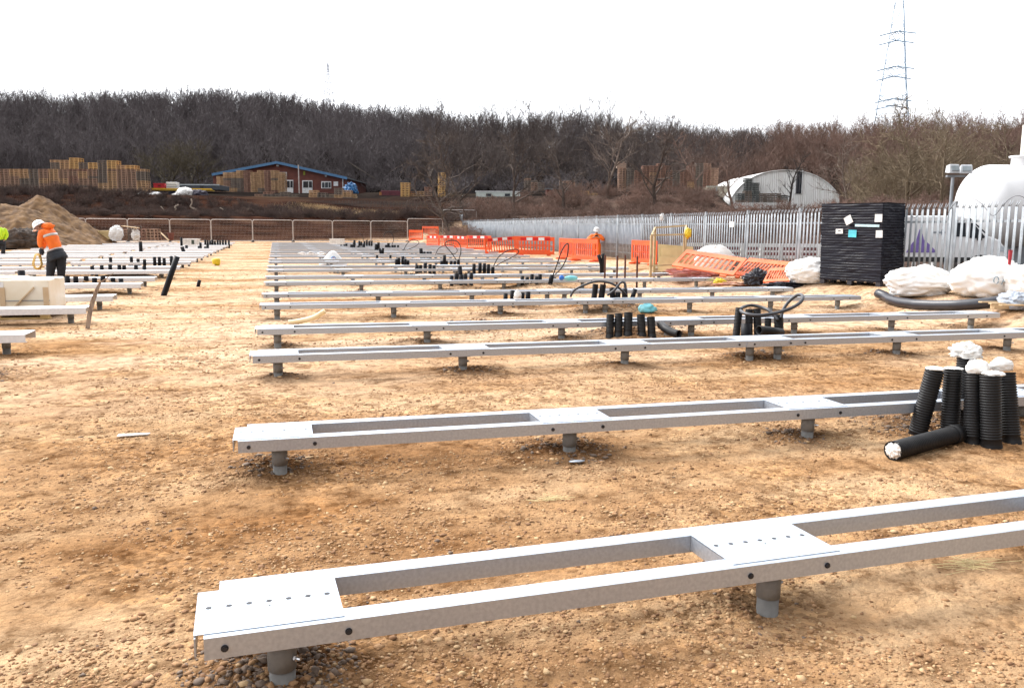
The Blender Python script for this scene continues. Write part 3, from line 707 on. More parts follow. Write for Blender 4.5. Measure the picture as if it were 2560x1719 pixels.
# ================================================================ white bulk bags
def gb(sx, sy, g=.3): return onground(sx, sy, 0, g)
p = gb(2297, 752); c = PD(2297, 715, (p.x * SY + p.y * CYW)); 
def bag(lab, sx, sy_top, sy_bot, wpx, seed, depth=.5, amp=.13, m=BAG, back=0., rz=0., name='bulk_bag', cat='bag', freq=1.6):
    p = onground(sx, sy_bot, 0, .3); zc = p.x * SY + p.y * CYW + back; t_ = PD(sx, sy_top, zc); h = t_.z - p.z; wd = wpx * zc / F
    q = PD(sx, sy_bot, zc); q.z = gz(q.x, q.y)
    return lump(name, lab, cat, q + Vector((0, 0, h * .42)), (wd / 2, depth, h * .56), m, amp, seed, -.75, R(-15) + rz, freq)
bag('sagging white bulk bag beside the black wrapped stack', 2296, 670, 750, 178, 21, .42, .13, back=.42)
b2 = bag('large white bulk bag with faint blue letters, right of the sagging one', 2468, 642, 748, 186, 23, .6, .11, back=.55)
bag('white bulk bag cut off by the right edge of the picture', 2590, 655, 752, 150, 25, .6, .11, back=.4)
bag('plain white bulk bag left of the black wrapped stack', 2024, 652, 722, 130, 27, .55, .10, back=.8, rz=R(20))
bag('white sheeting heaped behind the fallen orange barriers', 1784, 611, 684, 104, 29, .35, .08, back=.6, name='sheeting', cat='sheet')
bag('crumpled grey blue tarpaulin at the right edge', 2536, 727, 772, 70, 31, .35, .12, mat('grey_tarpaulin', (.42, .46, .52), .4, 0, (.26, .29, .34), 3, .4, 8), name='tarpaulin', cat='tarpaulin', freq=3)
BI = mat('blue_ink', (.10, .22, .30), .7); bz = (-.10, -.60, .02)
for k, pth in enumerate(([(.05 * math.cos(a_ * .6) - .10, .07 * math.sin(a_ * .6)) for a_ in range(11)], [(0, -.08), (.05, .07), (.10, -.08)], [(.02, -.02), (.085, -.02)])):
    o = MB().tube([Vector((x, -.02 * k, z)) for x, z in pth], .007, 5).build('blue_marking', BI, b2); o.location = bz
# red strap hanging from the big bag
q = PD(2528, 625, 15.6); qb = PD(2525, 656, 15.5)
o = MB().hexa([Vector((-.03, 0, -.26)), Vector((.02, 0, -.28)), Vector((.02, .02, -.28)), Vector((-.03, .02, -.26)), Vector((-.04, 0, 0)), Vector((.04, 0, 0)), Vector((.04, .02, 0)), Vector((-.04, .02, 0))]).build('strap', mat('red_strap', (.5, .05, .07), .6), None); o.location = q; tag(o, 'red strap hanging on the palisade fence above the large white bag', 'strap')
# big black pipe on the ground
def groundpath(pts, r, zoff=None):
    out_ = []
    for x, y in pts: p = onground(x, y, 0, .2); out_.append(p + Vector((0, 0, r)))
    return out_
pts = groundpath([(2213, 752), (2225, 760), (2250, 767), (2290, 773), (2340, 775), (2390, 775), (2440, 772), (2480, 768), (2502, 764)], .10)
pts = [pts[0] + Vector((0, .25, .05))] + pts
cr = []
for a in range(len(pts) - 1):
    for t_ in (0, .34, .67): cr.append(pts[a].lerp(pts[a + 1], t_))
cr.append(pts[-1]); c0 = cr[len(cr) // 2].copy(); c0.z = gz(c0.x, c0.y)
o = MB().tube([q - c0 for q in cr], .10, 20, cap=False).build('pipe', mat('black_pipe', (.02, .021, .028), .35, 0, (.035, .035, .045), 3), None, True); o.location = c0; tag(o, 'thick black plastic pipe curving along the ground before the white bags', 'pipe')
sm = o.modifiers.new('thick', 'SOLIDIFY'); sm.thickness = .012
p = onground(2545, 772); o = thing('pallet', p, 'wooden pallet at the right edge under the grey tarpaulin', 'pallet', None, R(-12))
for y in (-.3, 0, .3): MB().box((0, y, .10), (1.1, .1, .022)).build('board', WOODP, o)
MB().box((0, 0, .045), (1.0, .12, .09)).build('block', WOODP, o)
# ================================================================ ducts and cables
def ridged(r, L_, pitch=.022, n=24, smooth_end=.10):
    pr = []; z = 0
    while z < smooth_end: pr.append((r * 1.04, z)); z += smooth_end / 2
    while z < L_ - .004:
        pr += [(r * .90, z), (r, z + pitch * .25), (r, z + pitch * .6), (r * .90, z + pitch * .8)]; z += pitch
    pr += [(r, L_), (r * .86, L_), (r * .84, L_ - .05)]
    return pr
def duct(lab, xt, yt, wpx, zc, lean=(0, 0), grp=None, ridges=False, zg=None, r=None, base=None, open_=True, sub=0.):
    """black duct standing in the soil: its top at photo (xt, yt) at distance zc"""
    top = PD(xt, yt, zc)
    if base is not None: bt = PD(base[0], base[1], base[2] if len(base) > 2 else zc); bt.z = min(bt.z, gz(bt.x, bt.y) + .0)
    else:
        bt = Vector((top.x + lean[0], top.y + lean[1], 0)); bt.z = gz(bt.x, bt.y)
    r = r or wpx * zc / F / 2; bt = bt - (top - bt).normalized() * (.04 + sub)
    L_ = (top - bt).length; q = (top - bt).to_track_quat('Z', 'Y')
    mb = MB()
    if ridges: mb.lathe(ridged(r, L_), 28)
    else:
        pr = [(r, 0), (r, L_ * .5), (r, L_), (r * .84, L_), (r * .82, L_ * .75)]; mb.lathe(pr, 14)
        mb.f.append(tuple(4 * 14 + k for k in range(14)))
    o = mb.build('duct', DUST if ridges else BLACKP, None, True); o.location = bt; o.rotation_mode = 'QUATERNION'; o.rotation_quaternion = q
    return tag(o, lab, 'duct', grp)
G1 = 'corrugated ducts clustered at the right'
def cap(parent_c, lab, s, seed, amp=.45, h=1., freq=3.):
    v, f = blob((0, 0, 0), (s, s * .9, s * .62 * h), amp * .7, seed, freq * .75, flat=-.5, hf=.12); o = MB().add(v, f).build('plastic_bag', WHITEC, None, True); o.location = parent_c
    return tag(o, lab, 'plastic bag', 'white plastic bags over the near ducts')
WHITEC = mat('white_thin_plastic', (.86, .84, .80), .35, 0, (.74, .66, .52), 9, .3, 40, contrast=(.25, .45))
zn = 6.75
for lab, xt, yt, wpx, zc, base in (
    ('corrugated black duct leaning left, leftmost standing one of the near cluster', 2337, 925, 46, 6.95, (2290, 1096, 7.0)),
    ('corrugated black duct with grey film top, second from left in the near cluster', 2383, 922, 46, 7.0, (2373, 1092, 6.95)),
    ('corrugated black duct under a round white bag, middle of the near cluster', 2433, 934, 43, 6.85, (2430, 1110, 6.75)),
    ('corrugated black duct in front of the near cluster with film draped over its top', 2476, 940, 50, 6.7, (2478, 1114, 6.65)),
    ('corrugated black duct at the right end of the near cluster', 2514, 932, 46, 6.95, (2528, 1107, 6.8)),
    ('tallest corrugated black duct at the back of the near cluster', 2416, 897, 46, 7.3, (2404, 1085, 7.2))):
    duct(lab, xt, yt, wpx, zc, base=base, ridges=True, grp=G1)
def capat(x, y, zc, *a, **k): return cap(PD(x, y, zc), *a, **k)
capat(2338, 921, 6.95, 'flat white plastic over the top of the left leaning duct', .078, 3, .15, .35)
capat(2384, 921, 7.0, 'grey white film stretched over the second near duct', .082, 4, .15, .3)
capat(2443, 921, 6.85, 'round white bag bulging over the middle near duct', .095, 5, .22, 1.25, freq=2)
capat(2483, 934, 6.7, 'thin white film over the front near duct', .085, 6, .25, .45)
capat(2503, 914, 6.95, 'puffed white bag over the right near duct', .092, 7, .22, 1.2, freq=2)
o = capat(2417, 880, 7.3, 'large torn white bag flapping over the tallest near duct', .12, 8, .55, 1.1, freq=2.4)
# lying duct
a = PD(2231, 1136, 6.25); c = PD(2392, 1103, 6.75); a.z = c.z = .085; a.z = gz(a.x, a.y) + .075; c.z = gz(c.x, c.y) + .075
L_ = (c - a).length; mb = MB(); pr = [(r_, z) for r_, z in ridged(.072, L_ - .09, smooth_end=.02)]; pr = [(.062, 0.02)] + pr[:-2] + [(.078, L_ - .09), (.078, L_), (.066, L_), (.062, L_ - .06)]
o = mb.lathe(pr, 28).build('duct', DUST, None, True); o.location = a; o.rotation_mode = 'QUATERNION'; o.rotation_quaternion = (c - a).to_track_quat('Z', 'Y')
tag(o, 'corrugated black duct lying on the ground before the near cluster', 'duct', G1)
v, f = blob((0, 0, 0), (.060, .060, .03), .3, 9, 3, flat=-1); o2 = MB().add(v, f).build('stuffing', WHITEC, o, True); o2.location = (0, 0, .012)
# middle clusters
G2 = 'ducts behind the fourth long frame'
for k, (x, yt, yb, w_) in enumerate(((1526, 787, 815, 20), (1547, 785, 822, 20), (1571, 783, 828, 22), (1602, 787, 828, 21), (1627, 793, 834, 21))):
    duct('corrugated duct stub, %s from left of five beside the blue bag' % ORD[k].replace('nearest', 'first'), x, yt, w_, 13.0, base=(x + (3 if k > 2 else -1), yb, 12.9), ridges=True, grp=G2)
G4 = 'ducts under the big cable loop'
for k, (x, yt, yb, w_) in enumerate(((1848, 771, 828, 19), (1873, 775, 830, 19), (1892, 772, 836, 20), (1920, 796, 822, 17), (1946, 789, 830, 24), (1866, 809, 832, 26))):
    duct('black duct %s under the big cable loop' % ['leaning at the far left', 'second from left', 'in the middle, tallest', 'fourth from left, short', 'wide one holding the cable end', 'short square-cut one in front'][k], x, yt, w_, 12.7 if k < 5 else 12.45, base=(x + (-8 if k == 0 else 4 if k in (2, 4) else 0), yb, 12.6 if k < 5 else 12.4), ridges=k != 5, grp=G4)
REDI = mat('red_duct_lining', (.42, .03, .06), .5)
def mouth(lab, pts, r, zc, grp=None):
    P_ = [PD(x, y, zc + d) for x, y, d in pts]
    for q in P_: q.z = max(q.z, gz(q.x, q.y) + r * .9)
    b0 = P_[0].copy(); o = MB().tube([q - b0 for q in P_], r, 20, cap=False).build('duct', DUST, None, True); o.location = b0
    sm = o.modifiers.new('wall', 'SOLIDIFY'); sm.thickness = .008
    e = P_[-1] - b0; d = (P_[-1] - P_[-2]).normalized(); i_ = MB().tube([e - d * .16, e - d * .004], r * .9, 20, cap=False); n0 = len(i_.v); i_.f.append(tuple(range(20)))
    i_.build('lining', REDI, o, True); return tag(o, lab, 'duct', grp)
mouth('black bent duct fitting with red lining right of the five stubs', [(1652, 812, .25), (1664, 822, .1), (1678, 830, -.02), (1692, 834, -.08), (1698, 835, -.12)], .062, 12.7)
mouth('black duct lying with its red-lined mouth towards the left', [(1953, 832, .1), (1930, 828, 0), (1910, 826, -.05), (1897, 825, -.1)], .065, 12.1)
def cable(lab, pts, r, zc, grp='black cable loops standing out of the ducts', sub=6, cat='cable', m=BLACKC, name='cable_loop'):
    P_ = [PD(q[0], q[1], zc + (q[2] if len(q) > 2 else 0)) for q in pts]
    cr = []
    for i in range(len(P_) - 1):
        p0, p1, p2, p3 = P_[max(i - 1, 0)], P_[i], P_[i + 1], P_[min(i + 2, len(P_) - 1)]
        for k in range(sub):
            t = k / sub; cr.append(.5 * ((2 * p1) + (p2 - p0) * t + (2 * p0 - 5 * p1 + 4 * p2 - p3) * t * t + (3 * p1 - p0 - 3 * p2 + p3) * t ** 3))
    cr.append(P_[-1]); b0 = cr[0].copy()
    o = MB().tube([q - b0 for q in cr], r, 8).build(name, m, None, True); o.location = b0; return tag(o, lab, cat, grp)
CABG = mat('grey_black_cable', (.055, .055, .06), .4, 0, (.025, .025, .03), 3)
cable('thick black cable loop swinging to the right over the near ducts', [(1945, 800, 0), (1925, 778, .15), (1904, 768, .3), (1877, 763, .35), (1855, 769, .2), (1852, 777, 0), (1868, 785, -.2), (1900, 788, -.3), (1940, 782, -.3), (1975, 771, -.3), (1998, 758, -.25), (2007, 745, -.15), (2003, 737, 0), (1990, 739, .1), (1970, 756, .1), (1957, 776, .05), (1953, 795, 0)], .026, 12.6, m=CABG)
g5 = 'ducts behind the fifth long frame'
for k, (x, yt, w_, ln) in enumerate(((1489, 710, 15, -.04), (1508, 711, 16, -.05), (1530, 719, 14, .03), (1545, 730, 13, 0), (1561, 722, 15, .03), (1588, 722, 12, -.10))):
    duct('black duct, %s from left of six behind the fifth frame' % ORD[k].replace('nearest', 'first'), x, yt, w_, 18.2, (ln, 0), g5, ridges=k in (0, 1))
cable('thick grey black cable arching over six ducts', [(1426, 742), (1434, 727), (1450, 717), (1478, 706), (1505, 703), (1535, 711), (1555, 726), (1566, 738, .1)], .024, 18.0, m=CABG)
cable('short thick cable loop at the right of the arch', [(1518, 738), (1537, 724), (1550, 708), (1558, 705), (1563, 711), (1564, 724)], .026, 17.8, m=CABG)
def cluster(desc, grp, zc, lst, w_, rnd=0):
    for k, q in enumerate(lst):
        x, yt = q[:2]; ww = q[2] if len(q) > 2 else w_; ln = q[3] if len(q) > 3 else 0
        duct(desc, x, yt, ww, zc + (k % 3) * .12, (ln, 0), grp)
cluster('short black duct stub around the small white bag behind the fifth frame', 'stubs around the small white bag', 17.9, [(1264, 733), (1281, 726, 12), (1306, 731, 12), (1320, 729, 13)], 11)
lump('plastic_bag', 'small white bag among four duct stubs', 'bag', PD(1294, 741, 17.7), (.08, .06, .13), WHITEC, .25, 41, flat=-1.2)
cluster('black duct in the bunch left of centre with one tall leaning duct', 'bunch with the tall leaning duct', 23.4, [(1129, 689), (1141, 683, 11), (1149, 665, 11, .06), (1153, 686, 11), (1163.5, 685), (1178, 681)], 10)
cluster('short black duct in the row of five left of the tall narrow cable loop', 'five ducts left of the narrow loop', 23.4, [(1306, 690), (1318, 692), (1330, 685), (1341, 691), (1350, 685)], 10)
cluster('black duct holding the tall narrow cable loop', None, 23.4, [(1380, 687, 12, -.05)], 12)
cable('tall narrow black cable loop left of the worker at the fence', [(1382, 690), (1392, 662), (1404, 628), (1415, 611), (1421, 612), (1418, 640), (1405, 668), (1388, 686)], .016, 23.4)
cluster('black duct stub in the tight group of five left of centre', 'tight group of five stubs', 29, [(1042, 662), (1051, 662), (1063, 657), (1075, 660), (1085, 663)], 9)
cluster('black duct stub in the group of five beside the leaning cable loop', 'five stubs beside the leaning loop', 29, [(1185, 659), (1200, 657), (1211, 658), (1221, 660), (1232, 667)], 9)
cable('black cable loop leaning right in front of the striped barriers', [(1234, 665), (1246, 643), (1266, 628), (1286, 623), (1296, 626), (1294, 634), (1280, 643), (1256, 655), (1239, 665)], .016, 29)
cluster('short duct stub around the upright duct below the round cable loop', 'stubs below the round loop', 34.5, [(1104, 652), (1111, 638, 8.5), (1116, 652), (1128, 652), (1137, 652), (1146, 649)], 8)
cable('round black cable loop standing in front of the orange barriers', [(1141, 650), (1128, 631), (1116, 617), (1113, 607), (1126, 601), (1142, 603), (1151, 615), (1152, 630), (1147, 650)], .018, 34.5)
cluster('small black duct in the low bunch of five left of the round loop', 'low bunch of five', 34.5, [(991, 647), (997, 644), (1007, 640.5, 8), (1013, 647), (1020, 651)], 7.5)
cluster('black duct in the bunch beside the wide flat cable loop', 'bunch beside the wide flat loop', 45.5, [(1052, 621, 9, .05), (1061, 629), (1069, 629), (1076, 629), (1089, 636)], 7)
cable('wide flat black cable loop before the orange barriers', [(1089, 637), (1096, 622), (1113, 613), (1134, 614), (1143, 625), (1139, 633), (1128, 636), (1110, 635), (1092, 634)], .016, 39.8)
cluster('thin upright black duct in the pair of tall leaning ducts', 'pair of tall leaning ducts', 45.6, [(949, 621, 6.5, .12), (957.5, 620, 7, -.06)], 7)
cluster('single low duct stub right of the tall leaning pair', None, 40, [(976, 638, 6)], 6); cluster('single low duct stub left of the tall leaning pair', None, 40, [(942.5, 638, 6)], 6)
cluster('small duct stub below the leftmost cable loop', 'stubs below the leftmost loop', 51.6, [(1008, 624, 7), (1017, 628), (1030, 627), (1040, 628), (1003, 629)], 6)
cable('leftmost black cable loop at the corner of the orange barriers', [(1009, 625), (1018, 609), (1030, 600), (1044, 602), (1047, 608), (1036, 617), (1018, 624)], .018, 45)
cluster('small duct stub in the low row of four at the middle of the far frames', 'low row of four stubs', 51.6, [(910.6, 626.5), (917.6, 628), (926.6, 627), (933, 630)], 6.5)
cluster('upright black duct in the dense bunch before the thin wire arc', 'dense bunch before the wire arc', 57.6, [(965, 612), (971, 607, 7), (974, 614), (981, 612.5), (987, 612.5), (995, 613)], 6)
cable('thin black wire arc before the mesh fence', [(959, 590), (964, 582), (973, 580), (981, 586), (984, 598), (980, 612)], .018, 50)
cable('thin bent wire rising by the mesh fence post', [(893, 576), (898, 583), (905, 588), (909, 602)], .018, 60)
cluster('small black duct in the dense bunch at the far left of the clusters', 'dense far bunch', 57.7, [(879, 611, 8), (885, 611), (889, 620), (896, 615), (902, 617), (909, 609, 7)], 6)
cluster('tiny black duct stub right of the white box', 'three tiny stubs by the white box', 60, [(853, 612), (861, 611), (866, 609)], 5.5)
cluster('tiny black duct stub by the foot of the mesh fence', 'tiny stubs at the mesh fence', 60, [(886, 600, 6), (898, 602), (903, 604), (911, 603), (917, 600), (923, 602), (929, 604), (884, 606)], 5)
cluster('tiny black duct stub in the pair behind the dense bunches', 'pair behind the dense bunches', 53, [(940, 610, 7), (946, 606, 7)], 6)
# left side
cluster('square black duct stub in the near row of seven beside the bending worker', 'row of seven stubs by the worker', 21.3, [(168, 690), (189, 691), (215, 690), (236, 694), (257, 689), (282, 694), (302, 696)], 12)
cluster('black duct stub in the second row of seven behind the bending worker', 'second row of seven stubs', 26.8, [(230, 665), (254, 663), (275, 661), (298, 662), (310, 663), (339.5, 662), (360.5, 665)], 9.5)
cluster('black duct stub in the sparse row behind the two rows of seven', 'sparse third row of stubs', 32, [(276, 643), (328, 641), (345, 647), (361, 648), (386, 642), (398, 642), (410, 645), (428, 640)], 8)
cluster('tall thin black duct standing alone among the left frames', None, 45.5, [(351, 604, 8.5)], 8)
cluster('single stub right of the lone tall duct', None, 51.5, [(390.6, 620, 8)], 8); cluster('single far stub between the lone duct and the white box', None, 57.7, [(419.5, 613, 7)], 7)
cluster('black duct leaning towards the white box among the left frames', None, 45.5, [(455, 617, 9, .15)], 9); cluster('short upright duct just below the white box', None, 51.5, [(466, 613, 7)], 7)
cluster('dark duct standing at the left edge of the white box', None, 57.6, [(453, 593, 6)], 6)
cluster('small duct stub in the scattered group right of the white box', 'scattered stubs right of the white box', 51.6, [(492, 625), (505, 625), (501, 606, 6), (497, 615), (513, 616), (519, 612)], 6)
cluster('tiny dark stub in the far line along the end of the left frames', 'far line of tiny stubs', 62, [(513, 599), (519, 600), (525, 601), (531, 599), (537, 602), (544, 600), (550, 601), (557, 600), (564, 601), (572, 601), (529, 606), (538, 608)], 5)
duct('wide black duct stub standing left of the rope coil', 53, 676, 17, 23.2, (0, 0))
duct('long black pole-like duct leaning right on the bare lane', 443, 641, 14, 20.8, base=(409, 733, 20.6))
duct('small black duct stub alone on the bare lane', 499, 700, 9, 23.6, (-.05, 0))
# small litter
lump('plastic_bag', 'cyan blue plastic bag lying behind the fourth frame', 'bag', onground(1618, 781) + Vector((0, 0, .07)), (.19, .12, .12), mat('cyan_plastic', (.16, .58, .68), .4, 0, (.30, .70, .76), 4), .2, 51)
p = PD(1404, 694, 23.2); lump('cup', 'blue plastic cup end right of the tall loop', 'cup', p, (.075, .06, .07), mat('blue_plastic', (.02, .16, .62), .4), .05, 52, flat=-1.2)
p = PD(1427, 695, 23.3); lump('plastic_sheet', 'pale cyan sheet beside the blue cup', 'sheet', p, (.20, .06, .07), mat('cyan_plastic', (.16, .58, .68)), .15, 53, flat=-1.2)
p = onground(541, 664); t = thing('cable_drum', p, 'yellow plastic bucket with a pale spout on the bare lane', 'bucket'); t.name = 'bucket'
MB().lathe([(.11, 0), (.15, .05), (.17, .2), (.165, .30), (.14, .31)], 16, cap0=True, cap1=True).build('shell', mat('yellow_bucket', (.80, .60, .02), .4, 0, (.62, .44, .02), 6), t, True)
MB().tube([(-.10, -.1, .05), (-.06, -.2, .02), (-.02, -.26, .0)], .03, 8).build('spout', WOODP, t, True)
cable('bent pale plastic strip lying on the soil behind the fourth frame', [(722, 806), (745, 803), (770, 798), (790, 791), (803, 783), (812, 778)], .045, 14.6, grp=None, cat='strip', m=mat('cream_plastic', (.78, .66, .42), .5, 0, (.70, .50, .22), 4), name='plastic_strip')
# white tented bag with a small blue and pink emblem
p = onground(833, 662); t = thing('rubble_bag', p, 'white peaked bag with a small blue and pink emblem across the frames', 'bag')
mb = MB(); pr = [(.62, 0), (.56, .12), (.42, .25), (.28, .40), (.17, .52), (.05, .60)]; mb.lathe(pr, 28, cap1=True); mb.v = [(v[0] * (1 + .12 * (float(vn(v[0] * 5 + 9, v[1] * 5, 3)) - .5)), v[1] * .5, v[2] + .04 * float(vn(v[0] * 6, v[1] * 6, 9))) for v in mb.v]
mb.build('bag_body', WHITEP, t, True)
MB().tube([(-.10, -.22, .30), (-.04, -.18, .36), (.05, -.17, .37), (.10, -.21, .31)], .016, 6).build('emblem', mat('blue_ink2', (.10, .30, .65), .6), t); MB().tube([(-.08, -.24, .26), (.08, -.24, .26)], .014, 6).build('emblem', mat('blue_ink2', (.1, .3, .65)), t)
MB().tube([(-.02, -.20, .33), (.04, -.21, .30)], .016, 6).build('emblem', mat('pink_ink', (.7, .25, .35), .6), t)
cable('tangle of silvery wire lying across the far frames', [(745, 634), (757, 631), (768, 634), (776, 630), (790, 634), (803, 631), (815, 634), (800, 637), (780, 636), (765, 637), (752, 636)], .02, 38.5, grp=None, cat='wire', m=mat('bright_wire', (.7, .7, .7), .3, .8), name='wire_tangle')
for lab, x0, x1, y0, y1, zc in (('white box at the far end of the right-hand frames', 824, 858, 598, 612, 67), ('white box with a dark grille among the left-hand frames', 457, 493, 598, 612, 58)):
    a = PD(x0, y1, zc); c = PD(x1, y0, zc); o = thing('equipment_box', (a + Vector((c.x, c.y, a.z))) / 2 if False else a, lab, 'box', None, -YAW)
    wd = (x1 - x0) * zc / F; hh = c.z - a.z
    MB().box((wd / 2, .3, hh / 2), (wd, .6, hh)).build('casing', mat('box_white', (.82, .80, .76), .5), o, bevel=.02)
    MB().box((wd / 2, .3, hh + .012), (wd + .05, .65, .03)).build('lid', mat('box_white', (.8, .8, .76)), o)
    if 'grille' in lab: MB().box((wd * .70, -.01, hh * .5), (wd * .18, .02, hh * .7)).build('grille', mat('grille_green', (.05, .07, .05), .6), o)
# paper scraps, straw, disc
p = onground(333, 1090); o = MB().hexa([Vector(q) for q in ((-.12, -.03, .0), (.12, -.02, .0), (.13, .03, .0), (-.11, .02, .0), (-.12, -.03, .006), (.12, -.02, .010), (.13, .03, .006), (-.11, .02, .012))]).build('paper_scrap', WHITEP); o.location = p + Vector((0, 0, .01)); tag(o, 'white paper scrap on the bare lane', 'paper')
p = onground(1442, 1158); o = MB().lathe([(.0001, 0), (.06, .004), (.062, .008), (.0001, .014)], 20).build('washer', STEEL, None, True); o.location = p + Vector((0, 0, .012)); o.scale = (1, .5, 1); tag(o, 'flat steel disc on the soil by the second frame', 'disc')
for x, y, s, lab in ((2430, 1412, .20, 'bundle of pale straw on the soil at the lower right'), (1378, 1250, .12, 'small tuft of straw behind the nearest frame')):
    p = onground(x, y); rs = random.Random(x); seg = []
    for k in range(34):
        a_ = rs.gauss(-.3, .45); l = rs.uniform(.3, 1) * s; cx_, cy_ = rs.gauss(0, s * .45), rs.gauss(0, s * .18); z_ = rs.uniform(.004, .02)
        seg.append((cx_ - l / 2 * math.cos(a_), cy_ - l / 2 * math.sin(a_), z_, cx_ + l / 2 * math.cos(a_), cy_ + l / 2 * math.sin(a_), z_ + rs.uniform(-.003, .012), .0016, .0014))
    V_, Q_ = sticks(seg); o = link('straw', npmesh('straw', V_, Q_, mat('straw', (.75, .60, .30), .7))); o.location = p; tag(o, lab, 'straw', kind='stuff')
# crate at the left
p = P(128, 797, .0); p.z = gz(p.x, p.y); t = thing('crate', p, 'big cream film-wrapped crate on a pallet behind the left frames', 'crate', None, R(-3))
CREAM = mat('cream_film', (.86, .81, .70), .35, 0, (.76, .64, .46), 1.5, .1, 10)
zt = PD(120, 700, 15.2).z - p.z; W_ = 2.6
MB().box((-W_ / 2, .5, (.16 + zt) / 2), (W_, 1.0, zt - .16)).build('film_cover', CREAM, t, bevel=.03)
lid = MB(); v, f = blob((-W_ / 2 - .05, .5, zt - .01), (W_ / 2 + .03, .52, .05), .15, 3, 1.5, flat=-.2); lid.add(v, f).build('top_sheet', CREAM, t, True)
BRC = mat('brace_board', (.66, .50, .32), .7, 0, (.55, .38, .22), 3)
for x0, x1 in ((-.62, -.25), (-.95, -1.32), (-1.75, -1.75), (-.78, -.78), (-.06, -.06), (-2.1, -2.3)): MB().bar((x0, -.004, .20), (x1, -.004, zt - .14), .09, .02).build('brace', BRC, t)
MB().box((-W_ / 2, -.006, zt * .47), (W_, .012, .018)).build('rail', mat('grey_gap', (.35, .34, .32), .7), t)
MB().box((-1.02, -.006, zt - .09), (.055, .008, .06)).build('printed_label', mat('label_red', (.45, .12, .10), .7), t); MB().box((-.85, -.006, zt - .09), (.20, .006, .10)).build('printed_label', PAP, t)
pb_ = MB(); pb_.box((-W_ / 2, .5, .135), (W_, 1.05, .03)); pb_.box((-W_ / 2, 0, .02), (W_, .1, .03))
for x in (-.1, -.9, -1.7, -2.5): pb_.box((x, .02, .075), (.14, .12, .09)); pb_.box((x, .95, .07), (.14, .12, .10))
pb_.build('pallet_base', mat('yellow_pallet', (.52, .36, .14), .7, 0, (.36, .22, .08), 4), t)
# weathered strap standing up from the soil
pp = [PD(x, y, z_) for x, y, z_ in ((216, 822, 13.9), (224, 785, 14.0), (232, 752, 14.1), (243, 722, 14.2), (250, 706, 14.3), (264, 697, 14.35), (284, 682, 14.4))]
mb = MB(); wv = [.035, .036, .038, .034, .030, .030, .024]; b0 = pp[0].copy(); b0.z = gz(b0.x, b0.y)
for k, q in enumerate(pp):
    q = q - b0; tw = R(-10 + 18 * k); d = Vector((math.cos(tw), math.sin(tw), 0)) * wv[k]; n_ = Vector((-d.y, d.x, 0)).normalized() * .006
    mb.v += [tuple(q - d - n_), tuple(q + d - n_), tuple(q + d + n_), tuple(q - d + n_)]
mb.v = [(x, y, z - (.10 if i < 4 else 0)) for i, (x, y, z) in enumerate(mb.v)]
for k in range(6):
    for e in range(4): mb.f.append((4 * k + e, 4 * k + (e + 1) % 4, 4 * k + 4 + (e + 1) % 4, 4 * k + 4 + e))
mb.f += [(3, 2, 1, 0), (24, 25, 26, 27)]
o = mb.build('wooden_stake', mat('weathered_wood', (.34, .25, .18), .8, 0, (.17, .11, .08), 5, .3, 30, stretch=(4, 4, 1))); o.location = b0; tag(o, 'twisted weathered wooden strip sticking out of the lane soil', 'stake')
